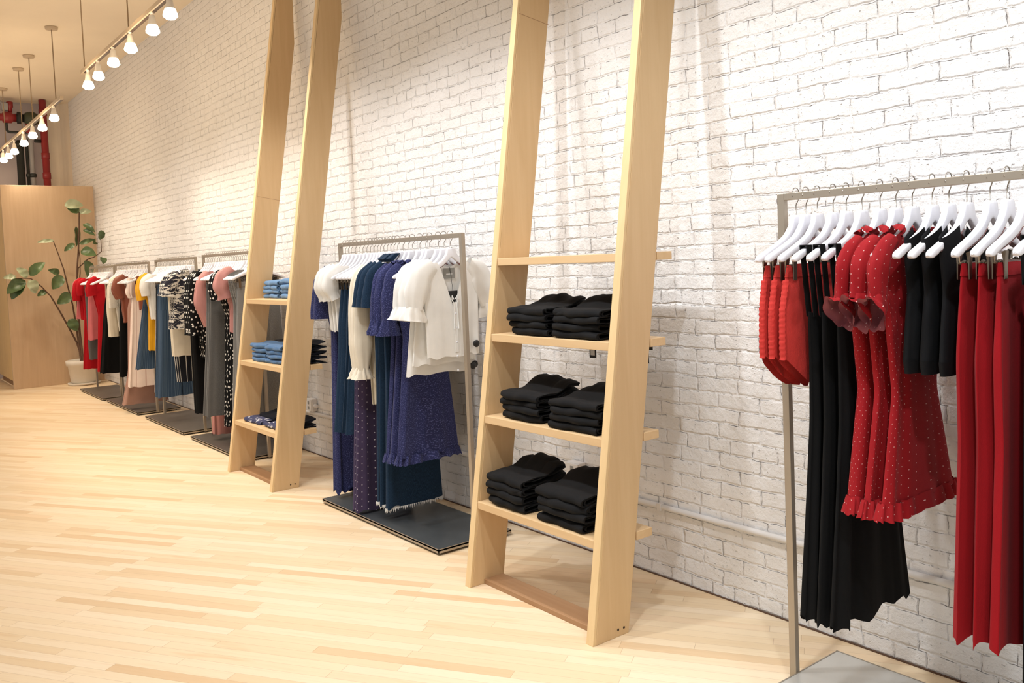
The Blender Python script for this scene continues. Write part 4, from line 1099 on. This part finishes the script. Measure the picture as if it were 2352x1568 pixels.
garment(RB, [-10.23, -10.18], 'satin_blouse', 'copper brown satin puff sleeve blouse', 'blouse', 'copper blouses on the third far rack',
        top(F['brown'], 0.97, 0.15, 0.14, 0.024, 0.007, sl=[(0.11, -0.155), (0.17, -0.20), (0.19, -0.28), (0.165, -0.39)], slrad=[(0.045, 0.024), (0.062, 0.03), (0.066, 0.03), (0.048, 0.026)], slamp=0.006), 46)
garment(RB, [-9.97, -9.925], 'long_skirt', 'long mauve satin skirt', 'skirt', 'mauve skirts on the third far rack', skirt(F['mauve'], 0.09, 0.27, 0.20, 0.026, 0.009, 0.10, 0.14, mid=[(0.45, 0.19, 0.17, 0.022, 0.008)]), 48)
garment(RB, [-9.86, -9.81], 'ruffle_dress', 'long blush white dress with ruffled straps', 'dress', 'blush dresses on the third far rack',
        straps(F['blush'], 1.28, 0.29, 0.15, 0.14, 0.235, 0.24, 0.024, 0.01, sy=0.14, w=0.03, mid=[(0.9, 0.175, 0.16, 0.02, 0.006)], ruffle=True), 47)
garment(RB, [-9.73], 'brown_shirt', 'dark brown shirt nearest of all', 'top', None, top(F['brown'], 1.12, 0.10, 0.13, 0.02, 0.005, shoulder=0.12), 49)
HB_ = [-10.97, -10.92, -10.86, -10.81, -10.76, -10.71, -10.66, -10.60, -10.55, -10.48, -10.42, -10.35, -10.30, -10.23, -10.18, -10.12, -10.06, -9.97, -9.925, -9.86, -9.81, -9.73]
for i, x in enumerate(HB_):
    hanger(x, RB.yb + 0.008, RB.zt, i in (2, 3, 4, 11, 12, 17, 18), 'white hanger on third far rack, %s from far end' % ORD[i], 'hangers on the third far rack', random.uniform(-0.03, 0.03))

# ---- rack A: last, beside the plant ----------------------------------------
RA = Rack('farthest rack', -0.335, 1.620)
rack('farthest steel clothing rack beside the potted plant, mostly red clothes', -12.40, -11.13, RA.yb, 1.620, 'platebrown', (-0.55, -0.09))
garment(RA, [-12.36], 'rose_shirt', 'rose pink shirt at far end', 'top', None, top(F['rose'], 0.95, 0.21, 0.16, 0.02, 0.006, **SL_SHORT), 51)
garment(RA, [-12.32, -12.26], 'red_blouse', 'scarlet red short sleeve blouse', 'blouse', 'scarlet blouses on the farthest rack',
        top(F['red2'], 0.94, 0.16, 0.15, 0.022, 0.006, sl=[(0.12, -0.16), (0.18, -0.21), (0.20, -0.33), (0.195, -0.43)], slrad=[(0.04, 0.022), (0.05, 0.024), (0.055, 0.025), (0.05, 0.024)]), 52)
garment(RA, [-12.14, -12.08], 'red_dress', 'long scarlet red dress', 'dress', 'long scarlet dresses on the farthest rack', top(F['red2'], 0.31, 0.215, 0.19, 0.024, 0.008, waist=(0.6, 0.16), **SL_SHORT), 53)
garment(RA, [-11.95], 'grey_skirt', 'dark grey skirt below the rose top', 'skirt', None, skirt(F['grey'], 0.44, 0.175, 0.17), 54)
garment(RA, [-11.87, -11.82], 'rose_shirt', 'long rose pink sleeveless shirt', 'top', 'long rose shirts on the farthest rack', straps(F['rose'], 1.40, 0.70, 0.155, 0.15, 0.185, 0.18, sy=0.12, w=0.03), 55)
garment(RA, [-11.56, -11.50], 'puff_sleeve_dress', 'scarlet puff sleeve dress', 'dress', 'puff sleeve red dresses on the farthest rack',
        top(F['red2'], 0.32, 0.17, 0.19, 0.024, 0.008, waist=(0.6, 0.12), sl=[(0.11, -0.155), (0.165, -0.20), (0.185, -0.28), (0.175, -0.36)], slrad=[(0.045, 0.022), (0.06, 0.026), (0.062, 0.028), (0.062, 0.028)]), 56)
HA = [-12.36, -12.32, -12.26, -12.14, -12.08, -12.01, -11.95, -11.87, -11.82, -11.75, -11.68, -11.62, -11.56, -11.50, -11.43, -11.36]
for i, x in enumerate(HA):
    hanger(x, RA.yb + 0.008, RA.zt, i == 6, 'white hanger on farthest rack by the plant, %s from far end' % ORD[i], 'hangers on the farthest rack', random.uniform(-0.03, 0.03))

# ---------------------------------------------------------------- potted plant
t0 = thing('potted_plant', 'tall leafy rubber plant in a white pot by the plywood partition', 'plant', (-13.15, -0.345, 0.0))
def PT(y, z, x=-13.15, dx=0.0):
    """keep clear of the wall: branches that would touch it lean out toward the room"""
    if y > -0.09:
        return Vector((dx + 0.42, -0.09 + 0.345 - 0.02, z))
    return Vector((x + 13.15 + dx, y + 0.345, z))
m = MB(); m.lathe([(0.15, 0.03), (0.165, 0.05), (0.195, 0.27), (0.215, 0.275), (0.22, 0.34), (0.20, 0.345), (0.195, 0.30)], 32); obj('pot', m, M['pot'], t0)
m = MB(); m.lathe([(0.17, 0.0), (0.205, 0.012), (0.21, 0.032), (0.19, 0.034), (0.18, 0.02)], 32); obj('saucer', m, M['pot'], t0)
m = MB(); m.lathe([(0.005, 0.315), (0.12, 0.31), (0.195, 0.302)], 24); obj('soil', m, M['soil'], t0)
STEMS = [
    ([(-0.345, .30), (-0.363, .70), (-0.37, 1.2), (-0.345, 1.6), (-0.31, 1.9), (-0.285, 2.2), (-0.273, 2.393)], 0.017),
    ([(-0.37, .30), (-0.40, .8), (-0.43, 1.114), (-0.48, 1.40), (-0.511, 1.601), (-0.57, 1.83), (-0.62, 2.006)], 0.013),
    ([(-0.33, .30), (-0.42, .62), (-0.527, .878), (-0.61, 1.07), (-0.694, 1.25), (-0.80, 1.39), (-0.916, 1.499), (-1.0, 1.51), (-1.096, 1.508)], 0.013),
    ([(-0.36, .90), (-0.345, 1.3), (-0.31, 1.55), (-0.30, 1.75), (-0.323, 2.199)], 0.010),
    ([(-0.36, 1.4), (-0.33, 1.62), (-0.2, 1.74), (-0.114, 1.769), (-0.06, 1.83), (0.04, 2.0)], 0.009),
]
for pts, r in STEMS:
    V = [PT(y, z) for y, z in pts]
    m = MB(); m.tube(V, [r * (1 - 0.6 * k / (len(V) - 1)) for k in range(len(V))], 8); obj('stem', m, M['bark'], t0)
LEAVES = [((-.448, 2.488), (-.217, 2.502), .11, 1), ((-.273, 2.393), (-.42, 2.47), .10, 0), ((-.273, 2.393), (-.116, 2.405), .06, 1), ((-.227, 2.229), (-.02, 2.122), .06, 0), ((-.232, 2.15), (-.02, 2.073), .05, 0),
          ((-.0, 2.12), (-.06, 2.0), .08, 0), ((-.323, 2.199), (-.334, 1.927), .07, 0), ((-.119, 1.965), (.041, 1.992), .07, 0), ((-.354, 1.958), (-.485, 1.871), .06, 0),
          ((-.28, 1.86), (-.05, 1.798), .11, 0), ((-.06, 1.754), (.05, 1.664), .08, 0), ((-.217, 1.729), (-.231, 1.492), .12, 0), ((-.612, 2.005), (-.819, 1.998), .04, 1),
          ((-.924, 1.541), (-.735, 1.729), .11, 0), ((-.958, 1.52), (-1.081, 1.66), .09, 1), ((-1.095, 1.531), (-1.247, 1.532), .06, 1), ((-.98, 1.475), (-1.212, 1.33), .14, 0), ((-.96, 1.474), (-.87, 1.309), .13, 1),
          ((-.568, 1.555), (-.714, 1.621), .07, 0), ((-.543, 1.524), (-.671, 1.357), .12, 0), ((-.449, 1.266), (-.635, 1.157), .12, 0), ((-.727, 1.312), (-.851, 1.271), .07, 0),
          ((-.489, .92), (-.397, .759), .11, 0), ((-.30, 1.95), (-.10, 2.03), .05, 0), ((-1.0, 1.44), (-1.16, 1.25), .12, 0)]
for i, (a, b, w, pale) in enumerate(LEAVES):
    r = np.random.default_rng(i + 400)
    A, B = PT(*a, dx=r.uniform(-.03, .03)), PT(*b, dx=r.uniform(-.06, .06))
    if a[0] <= -0.09 < b[0]: B.x = A.x + 0.12
    d = B - A; L = d.length
    if L < 0.05: continue
    t_ = d.normalized(); side = t_.cross(Vector((0.9, r.uniform(-.5, .5), r.uniform(.1, .6)))).normalized(); nn = side.cross(t_)
    rings = []
    for q in np.linspace(0, 1, 11):
        ww = w * 0.62 * (math.sin(PI * min(1, q ** 0.8)) ** 0.75) + 0.003
        c = A + d * q + nn * (0.10 * L * math.sin(PI * q)) - Vector((0, 0, 0.06 * L * q * q))
        row = []
        for s in np.linspace(-1, 1, 7):
            p = c + side * (ww * s) + nn * (0.35 * ww * s * s + 0.006 * math.sin(q * 14 + 2 * s))
            p.y = min(p.y, 0.345 - 0.012)
            row.append(tuple(p))
        rings.append(row)
    m = MB(); m.grid(rings, closed=False); obj('leaf', m, M['leaf2' if pale else 'leaf'], t0)

# ---------------------------------------------------------------- lights
def spot(x, y, z, tx, ty, tz, e, c, size=75, blend=0.6, r=0.06):
    L = bpy.data.lights.new('spot_beam', 'SPOT'); L.energy = e; L.color = c; L.spot_size = math.radians(size); L.spot_blend = blend; L.shadow_soft_size = r
    o = bpy.data.objects.new('spot_beam', L); COL.objects.link(o); o.location = (x, y, z)
    o.rotation_euler = (Vector((tx, ty, tz)) - Vector((x, y, z))).to_track_quat('-Z', 'Y').to_euler()
WARM, MIDC, COOL = (1.0, 0.86, 0.68), (1.0, 0.92, 0.82), (0.88, 0.94, 1.0)
for i, (x, z) in enumerate(LX):
    spot(x, -0.98, z - 0.085, x + 0.1, -0.25, 0.9, 38, MIDC if i < 2 else WARM, 80)
for x, e in ((-7.1, 8), (-8.6, 8), (-11.0, 9), (-12.6, 9), (-14.0, 8)):      # light that spills from the frosted lamps
    L = bpy.data.lights.new('lamp_spill', 'POINT'); L.energy = e; L.color = (1.0, 0.74, 0.46); L.shadow_soft_size = 0.12
    o = bpy.data.objects.new('lamp_spill', L); COL.objects.link(o); o.location = (x, -1.15, 3.2)
for x in (-5.6, -4.5, -3.4, -2.3, -1.2, -0.1):      # the near track goes on above the camera's view
    spot(x, -0.98, 3.37, x + 0.05, -0.75, 0.9, 38, (0.95, 0.96, 0.98), 112, 0.75, 0.05)
for x, e, c in ((-0.2, 125, COOL), (-1.5, 105, COOL), (-2.9, 110, (0.90, 0.95, 1.0)), (-4.1, 90, (0.96, 0.97, 1.0)), (-5.4, 90, (1.0, 0.97, 0.93)), (-6.6, 60, MIDC), (-7.9, 85, MIDC), (-9.3, 70, MIDC), (-10.7, 70, WARM), (-12.2, 60, WARM)):
    spot(x, -1.85, 3.40, x + 0.1, -0.15, 0.62, e, c, 92, 0.85, 0.06)
for x, e, c in ((-1.2, 140, (.94, .97, 1.0)), (-4.2, 160, (.97, .98, 1.0)), (-7.5, 190, (1, .94, .84)), (-11.0, 170, WARM)):
    spot(x, -3.4, 4.05, x, -3.0, 0.0, e, c, 88, 0.9, 0.15)
# daylight from the shop front behind and beside the camera
W = bpy.data.worlds.new('shop_daylight'); bpy.context.scene.world = W; W.use_nodes = True
W.node_tree.nodes['Background'].inputs[0].default_value = (0.93, 0.97, 1.0, 1); W.node_tree.nodes['Background'].inputs[1].default_value = 0.55

# ---------------------------------------------------------------- camera
f_px, yaw, pit, rol, D = CAMP = (1977.92, 0.9118, 0.0463, -0.0412, 2.9204)
fw = Vector((-math.sin(yaw) * math.cos(pit), math.cos(yaw) * math.cos(pit), -math.sin(pit)))
rt = Vector((math.cos(yaw), math.sin(yaw), 0)); up = rt.cross(fw)
r2 = rt * math.cos(rol) + up * math.sin(rol); u2 = up * math.cos(rol) - rt * math.sin(rol)
cd = bpy.data.cameras.new('camera'); cam = bpy.data.objects.new('camera', cd); COL.objects.link(cam)
mat = Matrix((r2, u2, -fw)).transposed().to_4x4(); mat.translation = Vector((0, -D, 1.5)); cam.matrix_world = mat
cd.sensor_fit = 'HORIZONTAL'; cd.sensor_width = 36.0; cd.lens = 36.0 * f_px / 2352
cd.shift_y = -(784 - 686) / 2352
cd.clip_start = 0.05; cd.clip_end = 100
sc = bpy.context.scene; sc.camera = cam
sc.view_settings.view_transform = 'Standard'; sc.view_settings.look = 'None'; sc.view_settings.exposure = 0.13
